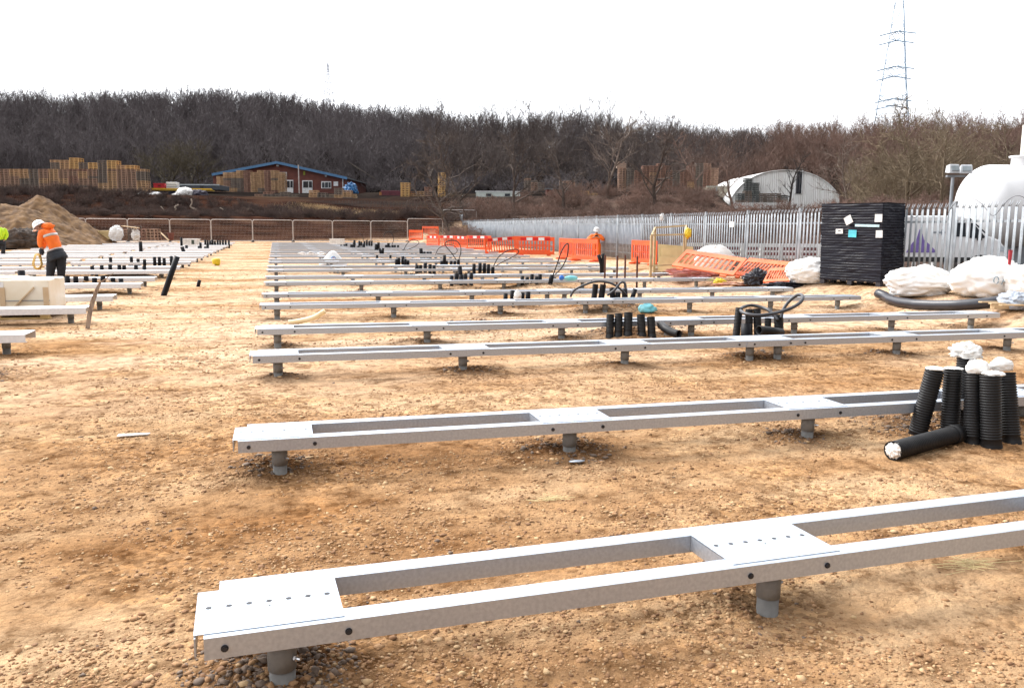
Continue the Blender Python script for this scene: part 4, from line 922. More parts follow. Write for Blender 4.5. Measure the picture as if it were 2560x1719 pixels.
# ================================================================ people
def skinbody(name, J, E, m, parent, sub=2):
    me = bpy.data.meshes.new(name); me.from_pydata([j[:3] for j in J], E, []); me.materials.append(m)
    o = link(name, me, parent); sk = o.modifiers.new('skin', 'SKIN'); sk.use_smooth_shade = True
    lay = me.skin_vertices[0].data if len(me.skin_vertices) else None
    if lay:
        for k, j in enumerate(J): lay[k].radius = (j[3], j[4] if len(j) > 4 else j[3]); lay[k].use_root = (k == 0)
    s = o.modifiers.new('sub', 'SUBSURF'); s.levels = 1; s.render_levels = sub; return o
def person(label, loc, joints, cols, facing, extra=None, hat=True):
    """joints: absolute points; local frame is loc"""
    t = thing('person', loc, label, 'person'); g = {k: Vector(v) - Vector(loc) for k, v in joints.items()}
    SK = mat('skin', (.50, .28, .19), .6)
    hd = g['head']; fd = Vector(facing).normalized(); side = fd.cross(Vector((0, 0, 1))).normalized(); hup = side.cross(fd)
    J = [(*g['pelvis'], .13, .11), (*g['waist'], .12, .10), (*g['chest'], .15, .11), (*g['neck'], .055), (*(hd - hup * .05), .085, .09), (*(hd + hup * .05), .08, .09), (*(hd - hup * .06 + fd * .075), .030)]
    E = [(0, 1), (1, 2), (2, 3), (3, 4), (4, 5), (4, 6)]
    def chain(root, pts):
        k = root
        for p, r in pts: J.append((*p, r)); E.append((k, len(J) - 1)); k = len(J) - 1
        return k
    for s in 'lr':
        w_ = chain(2, [(g['sh' + s], .062), (g['el' + s], .046), (g['wr' + s], .030)])
        hv = (g['hand' + s] - g['wr' + s]).normalized(); sd = hv.cross(fd); sd = sd.normalized() if sd.length > .1 else side; pm_ = hv.cross(sd).normalized()
        k = chain(w_, [(g['wr' + s] + hv * .05, .034)])
        for q, ln in ((-.030, .068), (-.010, .080), (.010, .076), (.030, .060)):
            chain(k, [(g['wr' + s] + hv * .10 + sd * q, .010), (g['wr' + s] + hv * (.10 + ln * .55) + sd * q * 1.1 + pm_ * .012, .009), (g['wr' + s] + hv * (.10 + ln * .85) + sd * q * 1.1 + pm_ * .035, .008)])
        chain(k, [(g['wr' + s] + hv * .06 + sd * .045, .011), (g['wr' + s] + hv * .10 + sd * .055 + pm_ * .02, .009)])
        chain(0, [(g['hip' + s], .085), (g['kn' + s], .060), (g['an' + s], .042), (g['toe' + s], .035)])
    skinbody('body', J, E, SK, t)
    # clothes
    def limb(nm, pts, m_): return MB().tube([p for p, r in pts], [r for p, r in pts], 14).build(nm, m_, t, True)
    def smoothpts(pts, n=5):
        out_ = []
        for i in range(len(pts) - 1):
            (p0, r0), (p1, r1), (p2, r2), (p3, r3) = pts[max(i - 1, 0)], pts[i], pts[i + 1], pts[min(i + 2, len(pts) - 1)]
            for k in range(n):
                u = k / n; c_ = lambda a, b, c, d: .5 * (2 * b + (c - a) * u + (2 * a - 5 * b + 4 * c - d) * u * u + (3 * b - a - 3 * c + d) * u ** 3)
                out_.append((c_(p0, p1, p2, p3), max(.01, c_(r0, r1, r2, r3)) * (1 + .05 * math.sin(i * 9 + k * 4.1))))
        out_.append(pts[-1]); return out_
    JK, TR, HM = cols['jacket'], cols['trousers'], cols.get('hem')
    def torso(nm, pts, m_, ax, sq=.68):
        mb = MB(); n_ = 20
        for p, r in pts:
            for k in range(n_):
                a_ = 2 * math.pi * k / n_; mb.v.append(tuple(p + ax * (math.cos(a_) * r) + tdir_b * (math.sin(a_) * r * sq)))
        for i in range(len(pts) - 1):
            for k in range(n_): mb.f.append((i * n_ + k, i * n_ + (k + 1) % n_, (i + 1) * n_ + (k + 1) % n_, (i + 1) * n_ + k))
        mb.f.append(tuple(range(n_ - 1, -1, -1))); mb.f.append(tuple((len(pts) - 1) * n_ + k for k in range(n_)))
        return mb.build(nm, m_, t, True)
    spine = (g['neck'] - g['pelvis']).normalized(); ax = side; tdir_b = ax.cross(spine).normalized()
    pts = smoothpts([(g['pelvis'], .215), (g['waist'], .20), (g['chest'], .235), (g['chest'].lerp(g['neck'], .55), .20), (g['neck'], .10)])
    torso('jacket', pts, JK, ax)
    if HM: torso('jacket_hem', smoothpts([(g['pelvis'] - spine * .16, .27), (g['pelvis'] - spine * .05, .25), (g['pelvis'] + spine * .08, .228)], 4), HM, ax, .8)
    if cols.get('band'):
        torso('reflective_band', [(g['pelvis'] + spine * .085, .229), (g['pelvis'] + spine * .115, .228)], cols['band'], ax, .80 if HM else .70)
        torso('reflective_band', [(g['chest'] - spine * .03, .243), (g['chest'] + spine * .03, .243)], cols['band'], ax, .70)
    if cols.get('hood'): v, f = blob((0, 0, 0), (.15, .10, .09), .15, 3, 2, flat=-1.2); o = MB().add(v, f).build('hood', JK, t, True); o.location = g['neck'] - fd * .10 + spine * .02
    for s in 'lr':
        limb('sleeve', smoothpts([(g['chest'].lerp(g['sh' + s], .6), .10), (g['sh' + s], .098), (g['el' + s], .078), (g['wr' + s] - (g['wr' + s] - g['el' + s]).normalized() * .03, .055)]), JK)
        limb('trouser_leg', smoothpts([(g['pelvis'].lerp(g['hip' + s], .6), .135), (g['hip' + s] , .135), (g['kn' + s], .100), (g['an' + s] + Vector((0, 0, .03)), .085)]), TR if not cols.get('leg2') or s == 'l' else cols['leg2'])
        limb('boot', [(g['an' + s] + Vector((0, 0, .06)), .055), (g['an' + s], .06), (g['toe' + s].lerp(g['an' + s], .3), .055), (g['toe' + s], .042)], mat('boot', (.03, .025, .02), .7))
        if cols.get('gloves'): v, f = blob((0, 0, 0), (.055, .055, .09), .1, 4, 2, flat=-1.2); o = MB().add(v, f).build('glove', cols['gloves'], t, True); o.location = g['wr' + s].lerp(g['hand' + s], .7)
    if hat:
        Mh = Matrix((side, fd, hup)).transposed().to_4x4(); Mh.translation = hd + hup * .045
        hb = MB(); hb.lathe([(.168, -.012), (.170, .0), (.150, .010), (.148, .06), (.128, .11), (.085, .145), (.03, .158), (.001, .16)], 24, M=Mh)
        hb.build('hard_hat', mat('white_hat', (.85, .84, .82), .3), t, True)
        pk = MB().hexa([Mh @ Vector(q) for q in ((-.10, .13, -.012), (.10, .13, -.012), (.06, .21, -.02), (-.06, .21, -.02), (-.10, .13, .0), (.10, .13, .0), (.06, .21, -.010), (-.06, .21, -.010))]); pk.build('hat_peak', mat('white_hat', (.85, .84, .82)), t)
    for s_ in (-1, 1):
        e = MB().lathe([(.012 * math.sin(a_ * .3), .012 * math.cos(a_ * .3)) for a_ in range(11)], 8).build('eye', mat('eye', (.04, .03, .03), .3), t, True); e.location = hd + fd * .088 + side * .032 * s_ + hup * .0
        v, f = blob((0, 0, 0), (.012, .022, .032), .05, 3, 2, flat=-1.2); e = MB().add(v, f).build('ear', SK, t, True); e.location = hd + side * .092 * s_ - hup * .01
    return t, g
HVO = mat('hi_vis_orange', (.95, .20, .015), .7, 0, (.80, .13, .010), 5, .3, 14); HVY = mat('hi_vis_yellow', (.62, .90, .02), .7, 0, (.48, .72, .02), 5, .3, 14)
NAVY = mat('dark_navy_cloth', (.022, .026, .034), .8, 0, (.012, .014, .019), 6, .4, 14); SILV = mat('reflective_tape', (.62, .60, .58), .35, .2)
zc = 21.9
def q_(x, y, d=0.): return PD(x, y, zc + d)
gnd = PD(140, 724, zc); gnd.z = gz(gnd.x, gnd.y)
J = dict(pelvis=q_(141, 634), waist=q_(137, 614), chest=q_(125, 590), neck=q_(113, 573), head=q_(101, 569, -.02), shl=q_(106, 583, -.16), shr=q_(128, 581, .20), ell=q_(101, 605, -.20), elr=q_(112, 606, .26), wrl=q_(104, 621, -.22), wrr=q_(107, 622, .2),
         handl=q_(103, 632, -.22), handr=q_(104, 632, .18), hipl=q_(131, 640, -.03), hipr=q_(152, 641, .05), knl=q_(126, 683, -.05), knr=q_(153, 683, .08), anl=q_(124, 718, 0), anr=q_(152, 718, .15), toel=q_(112, 723, .05), toer=q_(142, 723, .2))
for k in ('anl', 'anr'): J[k].z = gz(J[k].x, J[k].y) + .09
for k in ('toel', 'toer'): J[k].z = gz(J[k].x, J[k].y) + .04
wt, wg = person('person bending forward in orange jacket and white hard hat holding a yellow coil', gnd, J, dict(jacket=HVO, trousers=NAVY, hem=NAVY, band=SILV, hood=True, gloves=NAVY), (-.80, .28, -.62))
rp = []; rs = random.Random(8)
for L_ in range(5):
    for k in range(20):
        a_ = 2 * math.pi * k / 20; rp.append((94 + rs.uniform(-.6, .6) + (8.5 + L_ * .9) * math.cos(a_), 658 + (11.5 + L_) * math.sin(a_) - (8 if math.sin(a_) < -.7 else 0), -.2 + .012 * L_ - .02 * math.sin(a_ * 2)))
rp = [(103, 630, -.2), (97, 640, -.2), (101, 648, -.2)] + rp
cable('coil of yellow hose hanging from the bending person\'s hands', rp, .013, zc, grp=None, sub=2, cat='hose', m=mat('yellow_hose', (.72, .50, .16), .5, 0, (.55, .36, .10), 6), name='hose_coil')
zc = 42.0
J = dict(pelvis=q_(1491, 611), waist=q_(1490, 604), chest=q_(1489, 594), neck=q_(1491, 584), head=q_(1491.5, 578), shl=q_(1480, 590), shr=q_(1500, 590), ell=q_(1470.5, 598, -.12), elr=q_(1508.5, 599, -.12), wrl=q_(1482, 594, -.30), wrr=q_(1498, 594, -.30),
         handl=q_(1489, 590.5, -.34), handr=q_(1493, 590.5, -.34), hipl=q_(1486, 613), hipr=q_(1496, 613), knl=q_(1486, 632, -.02), knr=q_(1497, 632, -.02), anl=q_(1485.5, 650), anr=q_(1498, 650), toel=q_(1483, 654, -.15), toer=q_(1500, 654, -.15))
gnd = PD(1491, 654, zc); gnd.z = gz(gnd.x, gnd.y)
dz = gnd.z + .09 - J['anl'].z
for k in J: J[k].z += dz if k[:2] in ('an',) else 0
for k in ('toel', 'toer'): J[k].z = gnd.z + .05
person('person in orange overalls and white hard hat by the fence holding a phone', gnd, J, dict(jacket=HVO, trousers=HVO), (-.25, -.93, -.25))
ph = PD(1491, 589, zc - .42); o = MB().box((0, 0, 0), (.15, .012, .075), R(-15)).build('phone', mat('phone_black', (.01, .01, .012), .2), None, bevel=.004); o.location = ph; tag(o, 'black phone held up by the person in orange overalls', 'phone')
J = dict(pelvis=q_(2, 603), waist=q_(3, 594), chest=q_(4, 580), neck=q_(0, 568), head=q_(-7, 560), shl=q_(-4, 574, -.2), shr=q_(12, 575, .1), ell=q_(0, 588, -.3), elr=q_(17, 588, .1), wrl=q_(-6, 598, -.35), wrr=q_(11, 600, -.05),
         handl=q_(-8, 602, -.35), handr=q_(7, 603, -.1), hipl=q_(-3, 606), hipr=q_(7, 606), knl=q_(-5, 624, -.02), knr=q_(8, 625, -.02), anl=q_(-6, 640), anr=q_(8, 640), toel=q_(-12, 645, -.1), toer=q_(3, 645, -.1))
gnd = PD(2, 645, zc); gnd.z = gz(gnd.x, gnd.y)
for k in ('anl', 'anr'): J[k].z = gnd.z + .09
for k in ('toel', 'toer'): J[k].z = gnd.z + .05
person('person in a yellow hi-vis jacket cut off by the left edge', gnd, J, dict(jacket=HVY, trousers=NAVY, hem=NAVY, leg2=NAVY), (-.85, -.2, -.4))
# ================================================================ soil heap
def heapz(x, y, cs):
    z = np.zeros_like(x)
    for cx_, cy_, h, r in cs:
        d = np.hypot(x - cx_, y - cy_) * (1 + .25 * (vn(np.arctan2(y - cy_, x - cx_) * 2 + 9, x * 0, 3) - .5)); q = np.clip(1 - d / r, 0, 1); z = np.maximum(z, h * (q - .10 * np.exp(-((1 - q) / .16) ** 2)) * 1.05)
    return z
c1 = PD(98, 540, 63); c2 = PD(18, 540, 60); c3 = PD(-70, 540, 62); c4 = PD(60, 540, 61)
cs = [(c1.x, c1.y, 3.95, 5.0), (c2.x, c2.y, 3.35, 6.6), (c3.x, c3.y, 3.6, 7), (c4.x, c4.y, 2.9, 5)]
hx = np.linspace(c3.x - 6, c1.x + 6, 190); hy = np.linspace(c1.y - 9, c1.y + 8, 130); HX, HY = np.meshgrid(hx, hy)
HZ = heapz(HX, HY, cs); HZ = np.where(HZ > 0, HZ + .35 * (vn(HX * .9, HY * .9, 31) - .5) + .22 * (vn(HX * 2.2, HY * 2.2, 32) - .5) + .14 * (vn(HX * 6, HY * 6, 33) - .5), -.3)
HZ = HZ + GH(HX, HY) - .05
nx_, ny_ = len(hx), len(hy); ii = (np.arange(ny_ - 1)[:, None] * nx_ + np.arange(nx_ - 1)[None]).ravel()
o0 = Vector((c1.x, c1.y, 0)); me = npmesh('soil_heap', np.stack([HX.ravel() - o0.x, HY.ravel() - o0.y, HZ.ravel()], 1), np.stack([ii, ii + 1, ii + nx_ + 1, ii + nx_], 1), mat('heap_soil', (.21, .118, .050), .95, 0, (.105, .056, .025), 2.2, 1., 9, contrast=(.38, .62)))
me.polygons.foreach_set('use_smooth', [True] * len(me.polygons)); o = link('soil_heap', me); o.location = o0; tag(o, 'tall heap of brown soil behind the left-hand frames', 'soil heap')
# pale clods on the heap
lump('soil_heap', 'low dark grey heap of spoil at the foot of the tall soil heap', 'soil heap', PD(45, 612, 50) + Vector((0, 0, .2)), (1.5, .8, .75), mat('grey_spoil', (.10, .075, .06), .95, 0, (.05, .04, .035), 3, .6, 9), .2, 61, flat=-.5)
# ================================================================ things by the mesh fence, left
def pxbox(name, x0, x1, y0, y1, zc, dep, m, parent=None, bev=0., rel=None, back=0.):
    a = PD(x0, y1, zc + back); c = PD(x1, y1, zc + back); tp = PD(x0, y0, zc + back); h = tp.z - a.z
    d = Vector((SY, CYW, 0)) * dep; r0 = rel or Vector((0, 0, 0)); c.z = a.z
    vs = [a, c, c + d, a + d]; vs = [v - r0 for v in vs]; vs += [v + Vector((0, 0, h)) for v in vs]
    return MB().hexa(vs).build(name, m, parent, bevel=bev)
def root_at(sx, sy, zc): return PD(sx, sy, zc)
zf = 64
r0 = root_at(255, 601, zf); t = thing('board_stack', r0, 'stack of yellowish plywood boards by the soil heap', 'boards')
for k in range(5):
    pxbox('board', 226 + 3 * k, 287 - k, 597 - 4.2 * k - 3.8, 597 - 4.2 * k, zf, 1.2, WOODY, t, rel=r0)
bagf = lambda *a, **k: bag(*a, **k)
q = PD(291, 584, zf - .6); lump('bulk_bag', 'white bulk bag leaning on the yellowish boards', 'bag', q, (.50, .4, .62), BAG, .16, 71, flat=-.85)
q = PD(339, 588, zf - .8); lump('plastic_sheet', 'white plastic sheet slumped over the small pallet stack', 'sheet', q, (.28, .3, .50), WHITEP, .25, 72, flat=-.85)
# ---- pallets
PWC = [((.58, .36, .20), (.38, .23, .12)), ((.42, .26, .18), (.26, .16, .11)), ((.24, .19, .15), (.15, .12, .10)), ((.68, .42, .17), (.50, .30, .12)), ((.16, .17, .16), (.10, .105, .10)), ((.36, .20, .14), (.22, .12, .085))]
PM = []
def pallet_mb(w=1.0, d=1.2, h=.175):
    m = MB()
    for k in range(7): m.box((-w / 2 + .05 + (w - .1) * k / 6, 0, h - .015), (.12, d, .030))
    for y in (-d / 2 + .05, 0, d / 2 - .05): m.box((0, y, h - .042), (w, .10, .024)); m.box((0, y, .018), (w, .10, .034))
    for x in (-w / 2 + .05, 0, w / 2 - .05):
        for y in (-d / 2 + .05, 0, d / 2 - .05): m.box((x, y, h / 2 - .01), (.08, .10, h - .090))
    return m
pmb = pallet_mb()
for k, (a, c) in enumerate(PWC):
    me = pmb.mesh('pallet'); me.materials.append(mat('pallet_wood_%d' % k, a, .8, 0, c, 3)); PM.append(me)
PALS = []                                    # (zc, loc, rz, rx, colour, label, group, scale)
def stack(x0, n, pitch, zc, ybase, nl, cols, lab, grp, ph=.185, gzz=None, rs=None, depth_rows=1, tilt=0., end=0.):
    f_ = 1.37; ph *= f_; nl = [max(2, round(q / f_)) for q in nl] if hasattr(nl, '__len__') else nl
    rs = rs or random.Random(int(x0)); 
    for r_ in range(depth_rows):
        for i in range(n):
            x = x0 + pitch * (i + .5); c = PD(x, ybase, zc + r_ * 1.25); base = c.z if gzz is None else gzz; nn_ = nl[i] if hasattr(nl, '__len__') else nl
            w = pitch * zc / F * .96; k0 = rs.choice(cols); dx = 0
            for l in range(nn_):
                if rs.random() < .16: k0 = rs.choice(cols)
                dx += rs.uniform(-.018, .018)
                PALS.append((zc, Vector((c.x + CYW * dx, c.y - SY * dx, base + l * ph)), -YAW + rs.uniform(-.03, .03) + end, tilt, k0, lab(i), grp, (w, 1, ph / .182)))
yb = 487
stack(-14, 16, 24.2, 95, yb, 11, (0, 0, 1, 1, 1, 2, 5), lambda i: 'pallet in the %s column of the long pallet wall at the left' % (ORD[i].replace('nearest', 'leftmost')), 'pallets of the long wall')
zt_ = PD(100, yb, 95).z + 11 * .185 * 1.37
stack(105, 7, 24.2, 95.3, 0, [6, 6, 7, 4, 4, 6, 6], (3, 3, 3, 0, 2), lambda i: 'yellow pallet in column %s of the tower on top of the long pallet wall' % 'one two three four five six seven'.split()[i], 'pallets on top of the long wall', gzz=zt_, ph=.185)
stack(272, 2, 24.2, 95.3, 0, [2, 2], (3, 0), lambda i: 'pallet in the low step right of the pallet tower', 'pallets of the low step', gzz=zt_, ph=.185)
zw = 122
stack(546, 10, 17, zw, 485, [13, 15, 15, 16, 16, 15, 16, 16, 16, 15], (0, 1, 5, 0, 2), lambda i: 'pallet in the %s column of the big pile before the brick warehouse' % ORD[i].replace('nearest', 'leftmost'), 'pallets before the warehouse', ph=.20)
stack(310, 2, 19, 64.5, 601, [6, 7], (5, 2, 1), lambda i: 'brown pallet in the small stack by the white sheet', 'pallets by the mesh fence', ph=.16)
stack(352, 2, 22, 64.5, 601, [5, 5], (5, 1), lambda i: 'reddish pallet in the low double stack at the mesh fence', 'pallets of the low double stack', ph=.16)
stack(1003, 1, 22, 104, 497, [9], (3,), lambda i: 'yellow pallet in the single stack right of the maroon container', 'yellow pallets by the container', ph=.2)
stack(1026, 3, 18, 105, 500, [6, 5, 8], (0, 1, 5), lambda i: 'pallet in the ragged brown stacks behind the bare tree', 'ragged brown stacks', ph=.19)
stack(1095, 1, 18, 108, 498, [16], (3, 0), lambda i: 'pallet in the slim tower among the bare branches', 'slim tower', ph=.2)
stack(1545, 13, 19, 112, 478, [14, 14, 13, 15, 15, 16, 15, 12, 12, 15, 17, 16, 14], (0, 1, 5, 5, 2), lambda i: 'reddish pallet in the wide high stacks above the white gap', 'pallets of the wide high stacks', ph=.215)
stack(1398, 3, 19, 112, 474, [5, 5, 4], (1, 2), lambda i: 'grey pallet in the stacks behind the brick hut', 'pallets behind the brick hut', ph=.2)
stack(1310, 3, 17, 112, 478, [8, 7, 5], (2, 1), lambda i: 'weathered pallet in the thin stack above the long white cabin', 'pallets above the white cabin', ph=.2)
stack(1428, 3, 22, 106, 500, [4, 5, 4], (3, 0), lambda i: 'yellow pallet in the low stacks before the brick hut', 'low yellow stacks', ph=.2)
stack(1858, 2, 18, 104, 486, [9, 7], (4, 4), lambda i: 'blackened pallet in the pile before the arched shed', 'dark pallets before the arched shed', ph=.2)
stack(1840, 7, 18, 100, 506, [6, 7, 7, 6, 6, 5, 4], (4, 2), lambda i: 'grey pallet in the low pile at the foot of the arched shed', 'low pile at the shed', ph=.19)
stack(775, 5, 21, 98, 499, [6, 4, 3, 7, 5], (1, 0, 2), lambda i: 'pallet in the loose row along the yard edge before the warehouse', 'loose row at the yard edge', ph=.19)
stack(640, 5, 21, 98, 497, [3, 4, 3, 4, 3], (1, 2, 5), lambda i: 'brown pallet in the low row below the big pile', 'low row below the big pile', ph=.19)
PALS.sort(key=lambda q: q[0]); near, rest = PALS[:300], PALS[300:]
for zc, loc, rz, rx, k, lab, grp, scl in near:
    o = bpy.data.objects.new('pallet', PM[k]); sc.collection.objects.link(o); o.location = loc; o.rotation_euler = (rx, 0, rz); o.scale = scl; tag(o, lab, 'pallet', grp)
PV_ = np.array(pmb.v); PQ_ = np.array(pmb.f); Vs, Qs, Ms = [], [], []
for n_, (zc, loc, rz, rx, k, lab, grp, scl) in enumerate(rest):
    c_, s_ = math.cos(rz), math.sin(rz); X = PV_ * np.array(scl); Vs.append(np.stack([X[:, 0] * c_ - X[:, 1] * s_ + loc.x, X[:, 0] * s_ + X[:, 1] * c_ + loc.y, X[:, 2] + loc.z], 1)); Qs.append(PQ_ + n_ * len(PV_)); Ms.append(np.full(len(PQ_), k))
tag(link('pallet_pile', npmesh('pallet_pile', np.concatenate(Vs), np.concatenate(Qs), None, np.concatenate(Ms), [m.materials[0] for m in PM])), 'farther stacked wooden pallets heaped through the yard', 'pallets', kind='stuff')
print('pallets', len(PALS))
# plank and bucket near the mesh fence
a = PD(398, 578, 66); c = PD(422, 601, 65); o = MB().bar(a - c, (0, 0, 0), .12, .04).build('plank', WOODP); o.location = c; tag(o, 'long plank leaning on the low pallet stack', 'plank')
r0 = root_at(428, 601, 65.5); t = thing('bucket', r0, 'rusty brown bucket by the mesh fence', 'bucket'); MB().lathe([(.16, 0), (.19, .2), (.24, .55), (.27, .60), (.22, .58)], 14, cap0=True, cap1=True).build('shell', mat('rust_red', (.20, .07, .05), .8), t, True)
a = PD(306, 565, 63); c = PD(346, 570, 63); o = MB().bar((0, 0, 0), c - a, .5, .05).build('board', WOODP); o.location = a; tag(o, 'pale board lying across the small pallet stack', 'board')
# ================================================================ yard beyond the bank
BRICK = mat('brown_brick', (.155, .050, .036), .85, 0, (.105, .034, .026), 1.2, .2, 30)
zb = 130; r0 = root_at(700, 486, zb); gzb = r0.z - .6; wh_ = thing('warehouse', Vector((r0.x, r0.y, gzb)), 'low brown brick warehouse with a shallow blue-edged roof', 'building'); rr0 = Vector((r0.x, r0.y, gzb))
def YP(x, y, d=0.): return PD(x, y, zb + d) - rr0
ol = [(533, 492), (864, 492), (864, 445), (692, 408), (533, 438)]; D_ = Vector((SY, CYW, 0)) * 18
fr = [YP(x, y) for x, y in ol]; mb = MB(); mb.add(fr + [p + D_ for p in fr], [(0, 1, 2, 3, 4), (9, 8, 7, 6, 5)] + [(i, i + 5, (i + 1) % 5 + 5, (i + 1) % 5) for i in range(5)]); mb.build('wall', BRICK, wh_)
BLUE = mat('blue_fascia', (.07, .18, .33), .5, 0, (.05, .14, .27), 3)
ROOF = mat('roof_sheet', (.16, .17, .18), .6)
for a, c in (((530, 437), (692, 406.5)), ((692, 406.5), (868, 446))):
    A_, C_ = YP(*a, -.5), YP(*c, -.5); U = Vector((0, 0, .16)); E_ = Vector((SY, CYW, 0)) * 19
    MB().hexa([A_, C_, C_ + E_, A_ + E_, A_ + U, C_ + U, C_ + E_ + U, A_ + E_ + U]).build('roof', ROOF, wh_)
    dn = Vector((0, 0, -.18)); f_ = -Vector((SY, CYW, 0)) * .1; MB().hexa([A_ + dn + f_, C_ + dn + f_, C_ + dn, A_ + dn, A_ + U * 1.3 + f_, C_ + U * 1.3 + f_, C_ + U * 1.3, A_ + U * 1.3]).build('fascia', BLUE, wh_)
GLS = mat('dark_glass', (.03, .035, .045), .1); PWH = mat('white_frame', (.78, .78, .78), .5)
def yb_(nm, x0, x1, y0, y1, m_, d=-.06, par=None, dep=.10):
    a, c, e, g_ = YP(x0, y1, d), YP(x1, y1, d), YP(x1, y0, d), YP(x0, y0, d); q = Vector((SY, CYW, 0)) * dep
    return MB().hexa([a, c, c + q, a + q, g_, e, e + q, g_ + q]).build(nm, m_, par or wh_)
for x0, x1, y0, y1, ym in ((711, 733, 450, 486, 470), (755.5, 781, 451, 485, 470)):
    dr = yb_('door', x0, x1, y0, y1, PWH); yb_('window_pane', x0 + 2.5, (x0 + x1) / 2 + 2, y0 + 2.5, ym - 1, GLS, -.10, dr, .06); yb_('window_pane', (x0 + x1) / 2 + 4, x1 - 1.5, y0 + 2.5, ym - 1, GLS, -.10, dr, .06)
wn = yb_('window', 803, 828, 453.5, 471, PWH)
for a, c in ((805, 811), (812.5, 820), (821.5, 826.5)): yb_('pane', a, c, 456, 469, GLS, -.10, wn, .06)
yb_('door_frame', 675, 717, 430.5, 434, PWH); yb_('door_frame', 713, 717, 434, 450, PWH); yb_('shutter', 677, 713, 434, 486, mat('dark_opening', (.04, .03, .03), .8), -.03)
yb_('sign', 834, 845, 454, 465, PWH); yb_('stain', 758, 763, 428, 438, mat('moss_stain', (.25, .26, .04), .9), -.03); yb_('wall_light', 691, 697, 412, 416, mat('lamp_grey', (.4, .4, .4)), -.3); yb_('wall_light', 812, 817, 438, 442, mat('lamp_grey', (.4, .4, .4)), -.3)
yb_('downpipe', 856, 858, 447, 484, PWH); 
p0 = PD(746, 412, 120); p1 = PD(748.5, 490, 120); o = MB().cyl(p0 - p1, (0, 0, 0), .085, 8).build('pole', mat('pale_pole', (.50, .42, .38), .6)); o.location = p1; tag(o, 'thin pale pole in front of the brick warehouse', 'pole')
MB()
v, f = blob((0, 0, 0), (2.6, 2.0, 1.9), .25, 81, 1.2, flat=-.5); o = MB().add(v, f).build('tarpaulin', mat('blue_tarp', (.03, .16, .36), .5, 0, (.02, .09, .22), 2)); o.location = PD(878, 480, 128); o.scale = (.42, .8, .78); tag(o, 'blue tarpaulin shelter at the right end of the warehouse', 'tarpaulin')
def yardbox(name, lab, cat, x0, x1, y0, y1, zc, dep, m_, parts=()):
    r0 = PD((x0 + x1) / 2, y1, zc); t = thing(name, r0, lab, cat); pxbox('body', x0, x1, y0, y1, zc, dep, m_, t, .03, r0)
    for nm, a, b_, c, d, mm in parts: pxbox(nm, a, b_, c, d, zc - .06, .12, mm, t, 0, r0)
    return t
MAR = mat('maroon_steel', (.12, .018, .03), .6, 0, (.08, .012, .02), 2)
yardbox('container', 'maroon steel container in the yard right of the warehouse', 'container', 952, 1001, 476, 499, 112, 2.4, MAR, (('end_panel', 948, 954, 480, 497, mat('rust_orange', (.35, .14, .05), .8)), ('door_bar', 975, 976.2, 478, 497, MAR)))
yardbox('skip', 'dark blue skip under the yellow planks', 'skip', 372, 452, 477, 491, 98, 2, mat('dark_blue_skip', (.015, .03, .08), .6), (('rim', 372, 452, 476, 478.5, mat('dark_blue_skip', (.015, .03, .08))), ('rib', 400, 402, 478, 491, mat('skip_rib', (.02, .04, .10), .6))))
yardbox('crate', 'red plastic crate on the yellow planks', 'crate', 384, 412, 459, 470, 99, 1, mat('red_crate', (.55, .02, .04), .5), (('rim', 383, 413, 458, 460, mat('red_crate', (.55, .02, .04))), ('slot', 395, 401, 463, 465, DARK)))
yardbox('water_tank', 'white cube tank beside the red crate', 'tank', 416, 441, 455, 472, 99, 1, WHITEP, (('cage_bar', 415, 442, 460, 461, GALV), ('cage_bar', 415, 442, 466, 467, GALV), ('cap', 441, 446, 458, 463, WHITEP)))
yardbox('shed', 'long dark low shed with a pale roof edge behind the yellow planks', 'shed', 444, 548, 462, 474, 110, 4, mat('dark_blue_grey', (.05, .06, .075), .6), (('roof_edge', 444, 548, 460, 463, mat('pale_edge', (.45, .50, .52), .6)), ('door', 500, 508, 465, 474, DARK)))
r0 = PD(440, 474, 97); t = thing('timber_stack', r0, 'long yellow planks laid across the blue skip', 'planks')
for k, (x0, x1, y) in enumerate(((352, 530, 474.2), (352, 534, 476.6), (378, 528, 472.0))): pxbox('plank', x0, x1, y - 1.8, y, 97 + .3 * k, .3, mat('yellow_plank', (.62, .40, .03), .6), t, 0, r0)
for k, (x, y, rx, rz_, zc) in enumerate(((357, 489, .7, .5, 94.5), (389, 489, .75, .5, 94.5), (463, 484, 1.0, .85, 94.5), (443, 490, .7, .35, 94.4))):
    q = PD(x, y, zc); lump('bulk_bag', ['small white sack', 'second small white sack', 'large round white sack', 'low white sack'][k] + ' lying at the edge of the yard ' + ['below the pallet wall', 'left of the blue skip', 'right of the blue skip', 'under the large round sack'][k], 'bag', q, (rx, .6, rz_ * .8), BAG, .12, 90 + k, flat=-.6)
lump('tarpaulin', 'dark purple grey tarpaulin heap right of the large round sack', 'tarpaulin', PD(492, 486, 95), (1.1, .7, .55), mat('purple_grey', (.06, .05, .075), .6), .2, 95)
LUM = mat('stacked_lumber', (.40, .27, .15), .8, 0, (.24, .15, .08), 3, .2, 20, stretch=(1, 1, 12))
